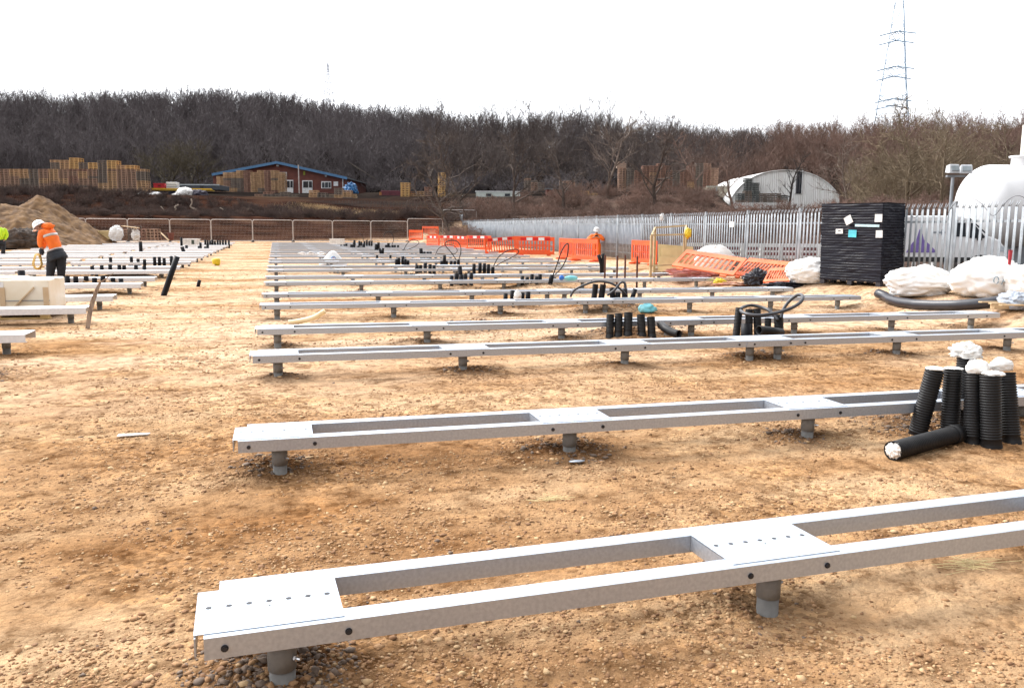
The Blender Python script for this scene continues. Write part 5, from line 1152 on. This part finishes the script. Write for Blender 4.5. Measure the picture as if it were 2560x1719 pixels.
for lab, x0, x1, y0, y1, zc in (('brown lumber pack in front of the warehouse window', 822, 848, 486, 501, 99), ('second brown lumber pack right of the pole', 850, 890, 484, 501, 99.5), ('long low pile of pale planks left of the maroon container', 892, 950, 496, 501, 99), ('low pile of boards before the maroon container', 950, 1000, 497, 504, 98.5)):
    r0 = PD(x0, y1, zc); t = thing('lumber_pack', r0, lab, 'lumber')
    for k in range(3):
        ya = y1 - (y1 - y0) * (k + .92) / 3; yb2 = y1 - (y1 - y0) * k / 3; pxbox('board_layer', x0 + (k % 2), x1 - (k % 3), ya, yb2, zc, 1.2, LUM, t, 0, r0)
# low dark palisade along the yard edge
YP_M = mat('rusty_palisade', (.10, .085, .08), .7, .2)
for lab, x0, x1, yt, yb2, zc, m_ in (('short pale palisade fence below the white sacks', 318, 462, 492.5, 500, 92.5, mat('pale_fence', (.45, .45, .44), .6)), ('dark palisade fence along the yard edge left of the bare tree', 690, 1085, 500, 516, 92.3, YP_M)):
    r0 = PD(x0, yb2, zc); t = thing('yard_fence', r0, lab, 'fence'); m = MB(); n_ = int((x1 - x0) / 3.6)
    for k in range(n_ + 1):
        x = x0 + (x1 - x0) * k / n_; yo = (x - x0) * .006; a = PD(x, yb2 + yo, zc) - r0; c = PD(x, yt + yo, zc) - r0; m.slab([(-.035, 0), (.035, 0), (.035, c.z - a.z - .1), (0, c.z - a.z), (-.035, c.z - a.z - .1)], .02, Matrix.Translation(a) @ Matrix.Rotation(-YAW, 4, 'Z'))
    A_, C_ = PD(x0, (yt + yb2) / 2, zc) - r0, PD(x1, (yt + yb2) / 2 + (x1 - x0) * .006, zc) - r0; m.bar(A_, C_, .04); m.build('pale_panel', m_, t)
# long white cabin, brick hut, cream tank
t = yardbox('cabin', 'long low white cabin behind the bare bushes', 'cabin', 1190, 1300, 478, 499, 106, 2.5, mat('cabin_white', (.60, .64, .60), .6, 0, (.46, .50, .46), 1), (('roof_edge', 1188, 1302, 477, 479.5, PWH), ('window', 1215, 1228, 484, 490, GLS), ('window', 1262, 1275, 484, 490, GLS)))
t = yardbox('hut', 'small brown brick hut with two lit-looking white windows', 'hut', 1366, 1432, 473, 500, 109, 4, BRICK, (('window', 1383.5, 1389, 481, 489, PWH), ('window', 1400, 1407, 481, 489, PWH), ('roof', 1362, 1436, 470.5, 474, ROOF))); t['label'] = 'small brown brick hut with two white window panes'
t = yardbox('tank', 'cream rectangular tank left of the arched shed', 'tank', 1768, 1822, 466, 492, 108, 3, mat('cream_tank', (.42, .38, .30), .7, 0, (.32, .28, .21), 2), (('rim', 1766, 1824, 464.5, 467.5, mat('cream_rim', (.50, .46, .38), .7)), ('ladder', 1790, 1792, 467, 492, GALV)))
t = yardbox('brick_chimney', 'small pair of tan chimney stacks above the high pallets', 'chimney', 1542, 1566, 408, 420, 113, 1, mat('tan_brick', (.34, .24, .18), .8), (('pot', 1545, 1550, 404, 409, mat('tan_brick', (.34, .24, .18))), ('pot', 1557, 1562, 404, 409, mat('tan_brick', (.34, .24, .18)))))
# arched shed
zs = 104; r0 = PD(1960, 520, zs); t = thing('arched_shed', r0, 'white corrugated arched shed with a tall dark door slot', 'building')
cor = MB(); N_ = 120; top = []; bot = []
def arch(x):
    u_ = (x - 1819) / (2098 - 1819); return 522 - 97 * max(0, 1 - abs((u_ - .52) / .52) ** 2.3) ** .62 - 0
xs_ = [1819 + (2098 - 1819) * k / N_ for k in range(N_ + 1)]
for k, x in enumerate(xs_):
    off = .035 * (1 if (k % 2) else -1); a = PD(x, 522, zs + off) - r0; c = PD(x, arch(x), zs + off) - r0; bot.append(a); top.append(c)
cor.v = [tuple(p) for p in bot + top]; cor.f = [(k, k + 1, N_ + 2 + k, N_ + 1 + k) for k in range(N_)]
WCOR = mat('white_corrugated', (.84, .84, .82), .6, .0, (.70, .68, .65), .6, 0, stretch=(3, 3, .4))
o = cor.build('gable_wall', WCOR, t); sm = o.modifiers.new('t', 'SOLIDIFY'); sm.thickness = .02
rf = MB(); D_ = Vector((SY, CYW, 0)) * 16; rf.v = [tuple(p - D_ * .01) for p in top] + [tuple(p + D_) for p in top]; rf.f = [(k, k + 1, N_ + 2 + k, N_ + 1 + k) for k in range(N_)]
o = rf.build('curved_roof', WCOR, t, True); sm = o.modifiers.new('t', 'SOLIDIFY'); sm.thickness = .08
pxbox('door_slot', 1989, 2003, 426.5, 484, zs - .1, .1, GLS, t, 0, r0)
for x in (1991, 1997): pxbox('door_bar', x, x + 1, 426.5, 484, zs - .14, .03, mat('slot_bar', (.12, .12, .13)), t, 0, r0)
pxbox('door_frame', 1987, 1989, 425, 484, zs - .12, .1, PWH, t, 0, r0); pxbox('door_frame', 2003, 2005, 425, 484, zs - .12, .1, PWH, t, 0, r0)
# ================================================================ neighbour's yard beyond the palisade
NG = .15
def WR(x, y, z): return Vector((x, y, z))
zr = 34; r0 = PD(1830, 650, zr); t = thing('railing', Vector((r0.x, r0.y, gz(r0.x, r0.y))), 'white painted railing with doubled rails behind the palisade fence', 'railing')
WR_M = mat('white_rail', (.80, .80, .78), .5); rr = t.location
for y0, w_ in ((611, .14), (626, .08), (640, .12)):
    a = PD(1700, y0, zr) - rr; c = PD(2460, y0 + 7, zr) - rr; MB().bar(a, c, .06, w_).build('rail', WR_M, t)
for x in range(1712, 2460, 48):
    a = PD(x, 607 + (x - 1700) * .009, zr) - rr; c = Vector((a.x, a.y, -.1)); c.z = gz(a.x + rr.x, a.y + rr.y) - rr.z - .1; MB().bar(a, c, .11, .11).build('post', WR_M, t)
o = PD(1800, 665, 38); MRN = mat('red_brown_wall', (.22, .06, .06), .85, 0, (.14, .04, .04), 2)
r0 = PD(1700, 690, 44); t = thing('low_wall', Vector((r0.x, r0.y, 0)), 'low red brown brick wall behind the white railing', 'wall'); m = MB(); a = PD(1640, 640, 44); c = PD(2700, 640, 44)
a.z = gz(a.x, a.y) - .2; c.z = a.z; A_ = a - t.location; C_ = c - t.location; q = Vector((SY, CYW, 0)) * .25; H_ = Vector((0, 0, .75)); m.hexa([A_, C_, C_ + q, A_ + q, A_ + H_, C_ + H_, C_ + q + H_, A_ + q + H_]); m.build('brickwork', MRN, t)
m = MB(); U = Vector((0, 0, .08)); e_ = Vector((SY, CYW, 0)) * .04; m.hexa([A_ + H_ - e_, C_ + H_ - e_, C_ + q + H_ + e_, A_ + q + H_ + e_, A_ + H_ + U - e_, C_ + H_ + U - e_, C_ + q + H_ + U + e_, A_ + q + H_ + U + e_]); m.build('coping', mat('coping', (.3, .25, .23), .8), t)
# van in profile facing right
VW = mat('white_van_paint', (.82, .82, .82), .25, 0, (.80, .80, .80)); zv = 30
vb = PD(2160, 700, zv); vb = Vector((vb.x, vb.y, gz(vb.x, vb.y))); t = thing('van', vb, 'white panel van with a purple emblem parked behind the palisade fence', 'van', None, -YAW)
t.scale = (.92, 1, .98)
prof = [(0, .45), (0, 1.85), (.12, 2.02), (3.55, 2.05), (3.9, 1.95), (4.65, 1.35), (5.15, 1.18), (5.35, .95), (5.38, .45)]
o = MB().slab(prof, 1.9).build('body', VW, t, bevel=.06)
for x in (1.0, 4.4):
    for y in (-.03, 1.70):
        wz = MB(); wz.cyl((x, y, .33), (x, y + .23, .33), .33, 24); wo = wz.build('wheel', mat('tyre', (.02, .02, .02), .8), t); MB().cyl((x, y - .012, .33), (x, y + .05, .33), .19, 16).build('rim', mat('rim', (.5, .5, .52), .3, .8), wo)
def vpoly(nm, pts, m_, y=-.014, th=.012, par=None): mb = MB(); mb.slab(pts, th); mb.v = [(x, v + y, z) for x, v, z in mb.v]; return mb.build(nm, m_, par or t)
vpoly('side_window', [(3.35, 1.30), (3.35, 1.80), (3.75, 1.80), (3.80, 1.30)], GLS); vpoly('side_window', [(3.95, 1.25), (3.95, 1.80), (4.05, 1.78), (4.55, 1.30), (4.5, 1.25)], GLS)
ws = MB().hexa([Vector(q) for q in ((3.95, .12, 1.94), (4.66, .10, 1.37), (4.66, 1.80, 1.37), (3.95, 1.78, 1.94), (3.99, .12, 1.97), (4.70, .10, 1.40), (4.70, 1.80, 1.40), (3.99, 1.78, 1.97))]).build('windscreen', GLS, t)
vpoly('door_seam', [(3.18, .55), (3.18, 1.9), (3.195, 1.9), (3.195, .55)], mat('seam', (.2, .2, .2))); vpoly('sill', [(.0, .38), (.0, .56), (5.3, .56), (5.3, .38)], mat('sill_black', (.03, .03, .03), .7), -.02)
PUR = mat('purple', (.24, .17, .48), .5); vpoly('emblem', [(1.55, .72), (1.75, 1.05), (1.95, 1.25), (2.02, 1.45), (2.12, 1.40), (2.20, 1.18), (2.45, 1.0), (2.75, .72)], PUR); vpoly('emblem', [(1.92, 1.24), (2.00, 1.55), (2.10, 1.50), (2.06, 1.24)], PUR, -.018)
DG = mat('mark_grey', (.25, .3, .35)); vpoly('marking', [(2.55, 1.42), (2.55, 1.47), (3.0, 1.47), (3.0, 1.42)], DG); vpoly('marking', [(2.70, 1.30), (2.70, 1.55), (2.73, 1.55), (2.73, 1.30)], DG, -.018); vpoly('marking', [(2.85, 1.36), (2.85, 1.55), (2.88, 1.55), (2.88, 1.36)], DG, -.018)
vpoly('headlight', [(5.10, .78), (5.12, 1.02), (5.34, .92), (5.36, .78)], mat('lamp_glass', (.6, .65, .7), .1)); MB().box((4.25, -.15, 1.28), (.14, .16, .22)).build('wing_mirror', mat('mirror_black', (.03, .03, .03), .5), t, bevel=.02)
# big white tank
TKW = mat('tank_white', (.80, .80, .80), .38, 0, (.70, .70, .70), .8); ztk = 33; c = PD(2540, 516, ztk); rad = 100 * ztk / F; xb = CYW; 
t = thing('storage_tank', Vector((c.x, c.y, gz(c.x, c.y))), 'huge white cylindrical storage tank with a domed end behind the fence', 'tank', None, -YAW); cz = c.z - t.location.z
pr = []
for k in range(13): a_ = math.pi / 2 * k / 12; pr.append((max(.001, rad * math.sin(a_)), -135 * ztk / F + (1 - math.cos(a_)) * rad * .62))
pr.append((rad, 9.)); Mt = Matrix.Translation((0, 0, cz)) @ Matrix.Rotation(R(90), 4, 'Y'); MB().lathe(pr, 48, M=Mt, cap1=True).build('shell', TKW, t, True)
for x in (.2, 4.5, 8): MB().slab([(x - .2, 0), (x + .2, 0), (x + .2, cz - rad * .8), (x - .2, cz - rad * .8)], .9).build('saddle', GALV, t).location = (0, -.45, 0)
xo = (2548 - 2540) * ztk / F; MB().lathe([(.42, cz + rad - .1), (.42, cz + rad + .28), (.50, cz + rad + .28), (.50, cz + rad + .34)], 24, cap1=True).build('manhole', TKW, t, True).location = (xo, 0, 0)
MB().lathe([(.13, cz + rad + .3), (.13, cz + rad + 1.5)], 16, cap1=True).build('vent_pipe', mat('vent_cream', (.72, .69, .60), .5), t, True).location = (xo, 0, 0)
MB().box((-1.6, -rad * .05, cz + rad * .86), (.12, .12, .16)).build('lifting_lug', TKW, t)
# twin floodlight on a post
zl = 24.5; q = PD(2376, 520, zl); t = thing('floodlight', Vector((q.x, q.y, gz(q.x, q.y))), 'grey post with twin floodlights behind the palisade fence', 'floodlight'); hb_ = PD(2376, 441, zl).z - t.location.z
MB().cyl((0, 0, 0), (0, 0, hb_), .055, 12, .045).build('post', GALV, t); MB().bar((-.22, 0, hb_), (.42, .0, hb_ + .02), .07, .06).build('bracket', GALV, t)
for x, yw in ((-.02, 8), (.42, -14)):
    hd_ = MB(); hd_.hexa([Vector(q) for q in ((-.17, -.10, -.12), (.17, -.10, -.12), (.15, .16, -.10), (-.15, .16, -.10), (-.15, -.04, .14), (.15, -.04, .14), (.13, .15, .11), (-.13, .15, .11))]); o = hd_.build('lamp_head', mat('lamp_housing', (.72, .74, .76), .4), t, bevel=.02); o.location = (x, -.02, hb_ + .20); o.rotation_euler = (0, 0, R(yw - 15))
    MB().box((.0, -.085, .02), (.22, .03, .14), M=Matrix.Rotation(R(-14), 3, 'X')).build('lamp_glass', mat('lamp_pane', (.35, .40, .42), .1), o)
# ================================================================ pylons
PYL = mat('pylon_steel', (.38, .50, .62), .6, .1)
def pylon(lab, sx, ybase, zc, k_, rz, r_=.10, m_=PYL, wires=True):
    b0 = PD(sx, ybase, zc); t = thing('pylon', b0, lab, 'pylon', None, rz); lv = [(0, 4.1), (5, 3.6), (10, 3.1), (15, 2.65), (19.5, 2.25), (24, 1.85), (29, 1.45), (34, 1.05), (39, .75), (44, .25)]
    lv = [(z * k_, w_ * k_ * 1.12) for z, w_ in lv]; m = MB(); n_ = len(lv)
    sg = [(-1, -1), (1, -1), (1, 1), (-1, 1)]
    for i in range(n_ - 1):
        (z0, w0), (z1, w1) = lv[i], lv[i + 1]
        for k in range(4):
            a, c = sg[k], sg[(k + 1) % 4]; m.cyl((a[0] * w0, a[1] * w0, z0), (a[0] * w1, a[1] * w1, z1), r_ * 1.25, 4)
            m.cyl((a[0] * w0, a[1] * w0, z0), (c[0] * w1, c[1] * w1, z1), r_ * .55, 3); m.cyl((c[0] * w0, c[1] * w0, z0), (a[0] * w1, a[1] * w1, z1), r_ * .55, 3); m.cyl((a[0] * w1, a[1] * w1, z1), (c[0] * w1, c[1] * w1, z1), r_ * .55, 3)
    m.build('lattice_tower', m_, t)
    for z, ln in ((8.4, 7.2), (16.6, 8.2), (26, 6.2)):
        z *= k_; ln *= k_; wz = float(np.interp(z, [q[0] for q in lv], [q[1] for q in lv]))
        for s in (-1, 1):
            m = MB(); tip = Vector((s * ln, 0, z + .2))
            for yy in (-1, 1): m.cyl((s * wz, yy * wz, z), tip, r_ * .9, 3); m.cyl((s * wz * .9, yy * wz * .9, z + 1.6 * k_), tip, r_ * .7, 3)
            for k in (.3, .6): m.cyl((s * (wz + (ln - wz) * k), -wz * (1 - k), z), (s * (wz + (ln - wz) * k), wz * (1 - k), z), r_ * .5, 3)
            ca = m.build('cross_arm', m_, t)
            if wires:
                for dy in (-1, 1):
                    e = tip + Vector((0, dy * 4.5, -.9)); MB().cyl(tip, e, r_ * 1.5, 5).build('insulator', m_, ca)
                    w_ = MB(); w_.tube([(e.x, e.y + dy * 40 * q / 6, e.z - (q / 6) * 5 + (q / 6) ** 2 * 1) for q in range(7)], .035, 3); w_.build('conductor', m_, ca)
    return t
pylon('lattice electricity pylon rising above the trees at the right', 2226, 335, 240, 1.0, R(52), .12)
pylon('faint distant lattice pylon above the wood at the left', 822, 275, 520, .62, R(25), .15, mat('far_pylon', (.62, .64, .70), .8), False)
# ================================================================ bare winter trees
def tree_segs(seed, H=12., spread=.35, nl=10, nb=4, nt_=4, r0=.16, up=.35, first=.25, wob=.10, stems=1, tw=.012, fan=0):
    rs = np.random.default_rng(seed); segs = []
    def grow(p, d, L_, r, n, lev):
        pts = [p]; q = p.copy(); d = d / np.linalg.norm(d)
        for k in range(n):
            d = d + rs.normal(0, wob * (1 + .4 * lev), 3) + np.array([0, 0, up * .12]); d /= np.linalg.norm(d); q = q + d * L_ / n; pts.append(q)
        for k in range(n): segs.append((*pts[k], *pts[k + 1], r * (1 - .9 * k / n), r * (1 - .9 * (k + 1) / n), lev))
        return pts, d
    def at(pts, t): k = min(int(t * (len(pts) - 1)), len(pts) - 2); f_ = t * (len(pts) - 1) - k; return pts[k] * (1 - f_) + pts[k + 1] * f_, (pts[k + 1] - pts[k])
    for s in range(stems):
        d0 = np.array([0, 0, 1.]) if stems == 1 else np.array([math.cos(s * 2.4) * spread, math.sin(s * 2.4) * spread, 1.])
        tp, _ = grow(np.zeros(3), d0 + rs.normal(0, .05, 3), H * ((.66 if fan else 1) if stems == 1 else rs.uniform(.7, 1)), r0 / (1 if stems == 1 else 1.5), 7, 0)
        for i in range(nl):
            t = first + (1 - first) * (i + rs.random()) / nl * .97; p, dd = at(tp, t); a = rs.uniform(0, 2 * math.pi); dd = dd / np.linalg.norm(dd)
            o = np.array([math.cos(a), math.sin(a), 0]); L1 = H * (spread * (1.15 - .75 * t) if not fan else .16 + .24 * t) * rs.uniform(.7, 1.25); e = dd * up * 2.2 + o
            bp_, _ = grow(p, e, L1, r0 * .42 * (1.1 - .8 * t), 4, 1)
            for j in range(nb):
                t2 = .25 + .75 * (j + rs.random()) / nb; p2, d2 = at(bp_, min(t2, .98)); d2 = d2 / np.linalg.norm(d2) + rs.normal(0, .55, 3) + np.array([0, 0, up * .8])
                cp, _ = grow(p2, d2, L1 * .5 * rs.uniform(.6, 1.2), max(tw * 1.5, r0 * .17 * (1.1 - .7 * t)), 2, 2)
                for k in range(nt_):
                    p3, d3 = at(cp, rs.random()); d3 = d3 / np.linalg.norm(d3) + rs.normal(0, .6, 3) + np.array([0, 0, up * .6]); grow(p3, d3, L1 * .28 * rs.uniform(.5, 1.3), max(tw, r0 * .07), 1, 3)
    return np.array(segs)
def bulk(name, lab, cat, items, variants, m):
    Vs, Qs, o = [], [], 0
    for x, y, z, s, rz, k, sz in items:
        V_, Q_ = sticks(place(variants[k][:, :8], x, y, z, s, rz, sz)); Vs.append(V_.astype(np.float32)); Qs.append(Q_.astype(np.int32) + o); o += len(V_)
    me = npmesh(name, np.concatenate(Vs), np.concatenate(Qs), m); return tag(link(name, me), lab, cat, kind='stuff')
BARKD = mat('dark_bark', (.15, .128, .130), .9, 0, (.09, .075, .076), .15, contrast=(.3, .7)); BARKM = mat('mid_bark', (.150, .118, .105), .9, 0, (.085, .064, .058), .15, contrast=(.3, .7))
BARKR = mat('reddish_bark', (.27, .165, .125), .9, 0, (.14, .090, .070), .3, contrast=(.3, .7)); BARKG = mat('olive_bark', (.26, .195, .12), .9, 0, (.15, .11, .07), .3, contrast=(.3, .7)); BRUSH = mat('dark_brush', (.125, .078, .062), .95, 0, (.055, .037, .032), .8)
wood = [tree_segs(100 + k, 12.5, .30, 15, 4, 4, .12, .62, .22, .08, 1, .030, 1) for k in range(6)]
rg = np.random.default_rng(9); items = []
def scat(n, sx0, sx1, z0, z1, hmin, hmax, nv, dens=None):
    out_ = []
    for _ in range(n):
        sx = rg.uniform(sx0, sx1); zc = math.sqrt(rg.uniform(z0 * z0, z1 * z1)); 
        if dens is not None and rg.random() > dens(sx, zc): continue
        x, y = c2w((sx - CX) / F * zc, zc); out_.append((x, y, gz(x, y) - .2, rg.uniform(hmin, hmax) / 12.5, rg.uniform(0, 6.28), int(rg.integers(nv)), rg.uniform(.9, 1.1)))
    return out_
items = scat(900, -260, 1090, 190, 240, 7.5, 10.2, 6) + scat(700, -260, 1090, 144, 195, 8, 11.5, 6)
bulk('left_wood', 'dense bare winter wood covering the hill behind the yard', 'wood', items, wood, BARKD)
items = scat(560, 1050, 1900, 185, 240, 6.5, 9.8, 6) + scat(260, 1040, 1850, 148, 188, 7, 10.5, 6)
bulk('middle_wood', 'thinner bare wood along the middle of the hill', 'wood', items, wood, BARKM)
items = scat(330, 1800, 2760, 180, 240, 7, 10, 6) + scat(220, 1700, 2760, 140, 185, 7, 10, 6) + scat(90, 1900, 2350, 185, 230, 7.5, 10.5, 6)
bulk('right_wood', 'brownish bare wood on the low hill at the right', 'wood', items, wood, BARKR)
under = [tree_segs(400 + k, 12.5, .60, 7, 4, 4, .20, .45, .06, .14, 4, .11) for k in range(4)]
items = scat(700, -260, 1700, 138, 236, 2.5, 4.5, 4); bulk('undergrowth', 'low bare undergrowth beneath the hillside wood', 'undergrowth', items, under, BARKD)
items = scat(420, 1650, 2760, 178, 240, 3.2, 5.6, 4); bulk('right_undergrowth', 'low brown undergrowth beneath the wood at the right', 'undergrowth', items, under, BARKR)
scrub = [tree_segs(200 + k, 12.5, .50, 8, 4, 5, .14, .45, .10, .12, 3, .035) for k in range(5)]
for v_ in scrub: v_[:, :6] *= 1
items = [(x, y, z, s, a, k, q) for x, y, z, s, a, k, q in scat(150, 1080, 2760, 80, 135, 2.6, 5.5, 5, lambda sx, zc: 1 if sx > 2190 else (.22 if zc < 94 and sx < 1740 else 0))]
bulk('bank_scrub', 'reddish bare scrub filling the bank beyond the palisade fence', 'scrub', items, scrub, BARKR)
items = scat(120, 2150, 2800, 85, 140, 5.5, 8.5, 5); bulk('tall_scrub', 'tall olive brown thicket behind the white tank and stack', 'scrub', items, scrub, BARKG)
bush = [tree_segs(300 + k, 12.5, .75, 7, 4, 4, .36, .28, .05, .18, 5, .10) for k in range(5)]
items = scat(620, -160, 1180, 81.5, 89.0, .5, 1.15, 5) + scat(700, -160, 900, 73, 84, .4, .9, 5, lambda sx, zc: float(zc > zh_(sx) + 4.8)); bulk('left_thicket', 'dark brushwood thicket on the bank below the yard', 'thicket', items, bush, BRUSH)
items = scat(420, 1130, 2100, 66, 93, .7, 1.7, 5, lambda sx, zc: (1. if sx < 1770 else float(zc < 76))); bulk('right_thicket', 'brown brushwood thicket behind the far part of the palisade', 'thicket', items, bush, BARKR)
items = scat(260, 2050, 2760, 52, 80, .9, 2.0, 5); bulk('near_thicket', 'brown brambles behind the white tank and van', 'thicket', items, bush, BARKR)
# dry grass tufts on the bank
gs = []
rs = np.random.default_rng(4)
for x0, x1, z0, z1, n_ in ((735, 870, 85.5, 90, 8000), (895, 1010, 85.5, 90, 5500)):
    sx = rs.normal((x0 + x1) / 2, (x1 - x0) / 4.2, n_); zc = rs.uniform(z0, z1, n_); X = (sx - CX) / F * zc; wx, wy = X * CYW + zc * SY, -X * SY + zc * CYW; gzv = GH(wx, wy)
    for k in range(n_): h = rs.uniform(.25, .7); gs.append((wx[k], wy[k], gzv[k] - .03, wx[k] + rs.normal(0, .16), wy[k] + rs.normal(0, .16), gzv[k] + h, .016, .006))
V_, Q_ = sticks(gs); tag(link('dry_grass', npmesh('dry_grass', V_, Q_, mat('dry_grass', (.66, .50, .29), .9, 0, (.42, .29, .16), .6))), 'patches of pale dry grass on the bank below the warehouse', 'grass', kind='stuff')
# individual trees
def onetree(name, lab, sx, zc, Hh, seed, m_, rz=0., grp=None, cat='tree', **kw):
    x, y = c2w((sx - CX) / F * zc, zc); S = tree_segs(seed, Hh, **kw); t = thing(name, (x, y, gz(x, y) - .15), lab, cat, grp, rz)
    lo, hi = S[S[:, 8] < 1.5], S[S[:, 8] >= 1.5]
    V_, Q_ = sticks(lo[:, :8]); link('trunk', npmesh('trunk', V_, Q_, m_), t); V_, Q_ = sticks(hi[:, :8]); link('crown', npmesh('crown', V_, Q_, m_), t); return t
kw = dict(spread=.42, nl=14, nb=6, nt_=7, r0=.20, up=.34, first=.18, wob=.13, tw=.015)
BT = mat('tree_bark', (.14, .105, .085), .9, 0, (.075, .055, .045), 2); BT2 = mat('pale_bark', (.26, .20, .16), .9, 0, (.14, .10, .08), 2)
onetree('bare_tree', 'spreading bare tree at the left end of the palisade fence', 1122, 81, 7.6, 1, BT, **dict(kw, spread=.62, r0=.26, up=.18, wob=.18))
onetree('bare_tree', 'leaning bare tree just right of the fence end tree', 1160, 84, 8.6, 2, BT, **dict(kw, spread=.55))
onetree('bare_tree', 'forked bare tree with a dark leaning limb before the high pallets', 1625, 82, 8.2, 3, BT, **dict(kw, spread=.55, r0=.24, first=.1))
onetree('bare_tree', 'fine bare tree standing in front of the arched shed', 1957, 92, 6.2, 4, mat('dark_tree', (.06, .05, .045), .9), **dict(kw, spread=.40, first=.25, nb=4, nt_=4))
onetree('bare_tree', 'large brown bare tree below the pylon', 2250, 84, 10.0, 5, BARKG, **dict(kw, spread=.48, nl=20, nt_=9, first=.12, r0=.26))
onetree('bare_tree', 'tall bare tree right of the pylon', 2380, 92, 10.2, 6, BARKG, **dict(kw, spread=.42, nl=20, nt_=9, first=.15))
onetree('bare_tree', 'bare tree with pale limbs at the right end of the arched shed', 2105, 90, 7.6, 7, BT2, **dict(kw, nl=16))
onetree('bare_tree', 'tangled bare tree behind the floodlight', 2330, 78, 7.8, 8, BARKG, **dict(kw, spread=.55, nl=18, nt_=8))
onetree('bare_tree', 'bare tree behind the white tank', 2500, 86, 8.8, 9, BARKG, **dict(kw, spread=.5, nl=18, nt_=8))
onetree('bare_tree', 'bare tree between the wrapped stack and the pylon foot', 2170, 96, 9.5, 10, BARKR, **dict(kw, spread=.48, nl=18, nt_=8))
onetree('bare_tree', 'slim bare tree before the brick hut', 1405, 86, 7.5, 11, BT, **kw)
onetree('bare_tree', 'twiggy bare tree over the long white cabin', 1280, 86, 8.2, 12, BT, **dict(kw, spread=.5))
onetree('bare_tree', 'bare tree between the hut and the high pallets', 1510, 88, 8.8, 13, BT2, **dict(kw, spread=.5))
onetree('bare_tree', 'slender bare tree left of the cream tank', 1735, 88, 7.5, 14, BARKR, **kw)
onetree('bare_tree', 'reddish bare tree before the left edge of the arched shed', 1820, 84, 5.5, 15, BARKR, **kw)
for k, (sx, hh) in enumerate(((1085, 15.5), (1180, 15), (1235, 14), (1325, 14), (1405, 16), (1455, 16.5), (1500, 16), (1640, 13.5), (1690, 13), (1560, 10.5), (1290, 13.5), (1130, 14))):
    onetree('bare_tree', 'big bare tree on the middle skyline, %s from its left end' % ORD[[0, 2, 3, 5, 6, 7, 8, 10, 11, 9, 4, 1][k]].replace('nearest', 'first'), sx, 168 + (k % 4) * 6, hh, 40 + k, BARKD if k % 3 else BARKM, grp=None, **dict(spread=.34, nl=16, nb=6, nt_=6, r0=.24, up=.55, first=.28, wob=.09, tw=.022, fan=1))
onetree('ivy_tree', 'pale twiggy bush left of the warehouse', 430, 134, 7.5, 60, mat('olive_twigs', (.12, .095, .055), .9, 0, (.07, .055, .035), 2), cat='bush', **dict(kw, spread=.6, nl=20, nt_=9, stems=2))
onetree('ivy_tree', 'olive bush touching the left corner of the warehouse', 500, 137, 8, 61, mat('olive_twigs', (.12, .095, .055)), cat='bush', **dict(kw, spread=.6, nl=20, nt_=9, stems=2))
# fallen pale branches on the bank
PB = mat('dead_branch', (.42, .34, .27), .85, 0, (.26, .20, .15), 3)
for k, (pts) in enumerate(([(427, 540), (433, 532), (440, 522), (437, 518), (446, 512)], [(478, 497), (480, 508), (476, 516), (484, 522), (492, 530), (498, 540)], [(484, 520), (496, 527), (508, 534)], [(560, 549), (556, 540), (560, 527), (550, 519)], [(610, 548), (620, 538), (614, 530), (622, 522)], [(700, 548), (706, 540), (698, 532)], [(402, 516), (410, 526), (406, 534)])):
    cable(['pale forked dead branch', 'tall twisted dead branch', 'short dead side branch', 'dead branch in front of the dark brush', 'thin curved dead branch', 'small dead twig', 'leftmost curved dead twig'][k] + ' on the bank behind fence panel ' + ['four', 'five', 'five, lower', 'five, right', 'six', 'seven', 'four, left'][k], pts, .07 if k < 2 else .05, 83.0, grp=None, cat='branch', m=PB, name='dead_branch')
a = PD(236, 536, 79); c = PD(255, 541, 79); o = MB().cyl((0, 0, 0), c - a, .07, 8).build('log', PB); o.location = a; tag(o, 'short pale log on the bund behind the mesh fence at the left', 'log')
a = PD(868, 404, 150); c = PD(945, 452, 150); o = MB().cyl((0, 0, 0), c - a, .14, 8, .08).build('log', mat('grey_log', (.16, .13, .11), .9)); o.location = a; tag(o, 'thin leaning trunk fallen across the wood right of the warehouse', 'log')
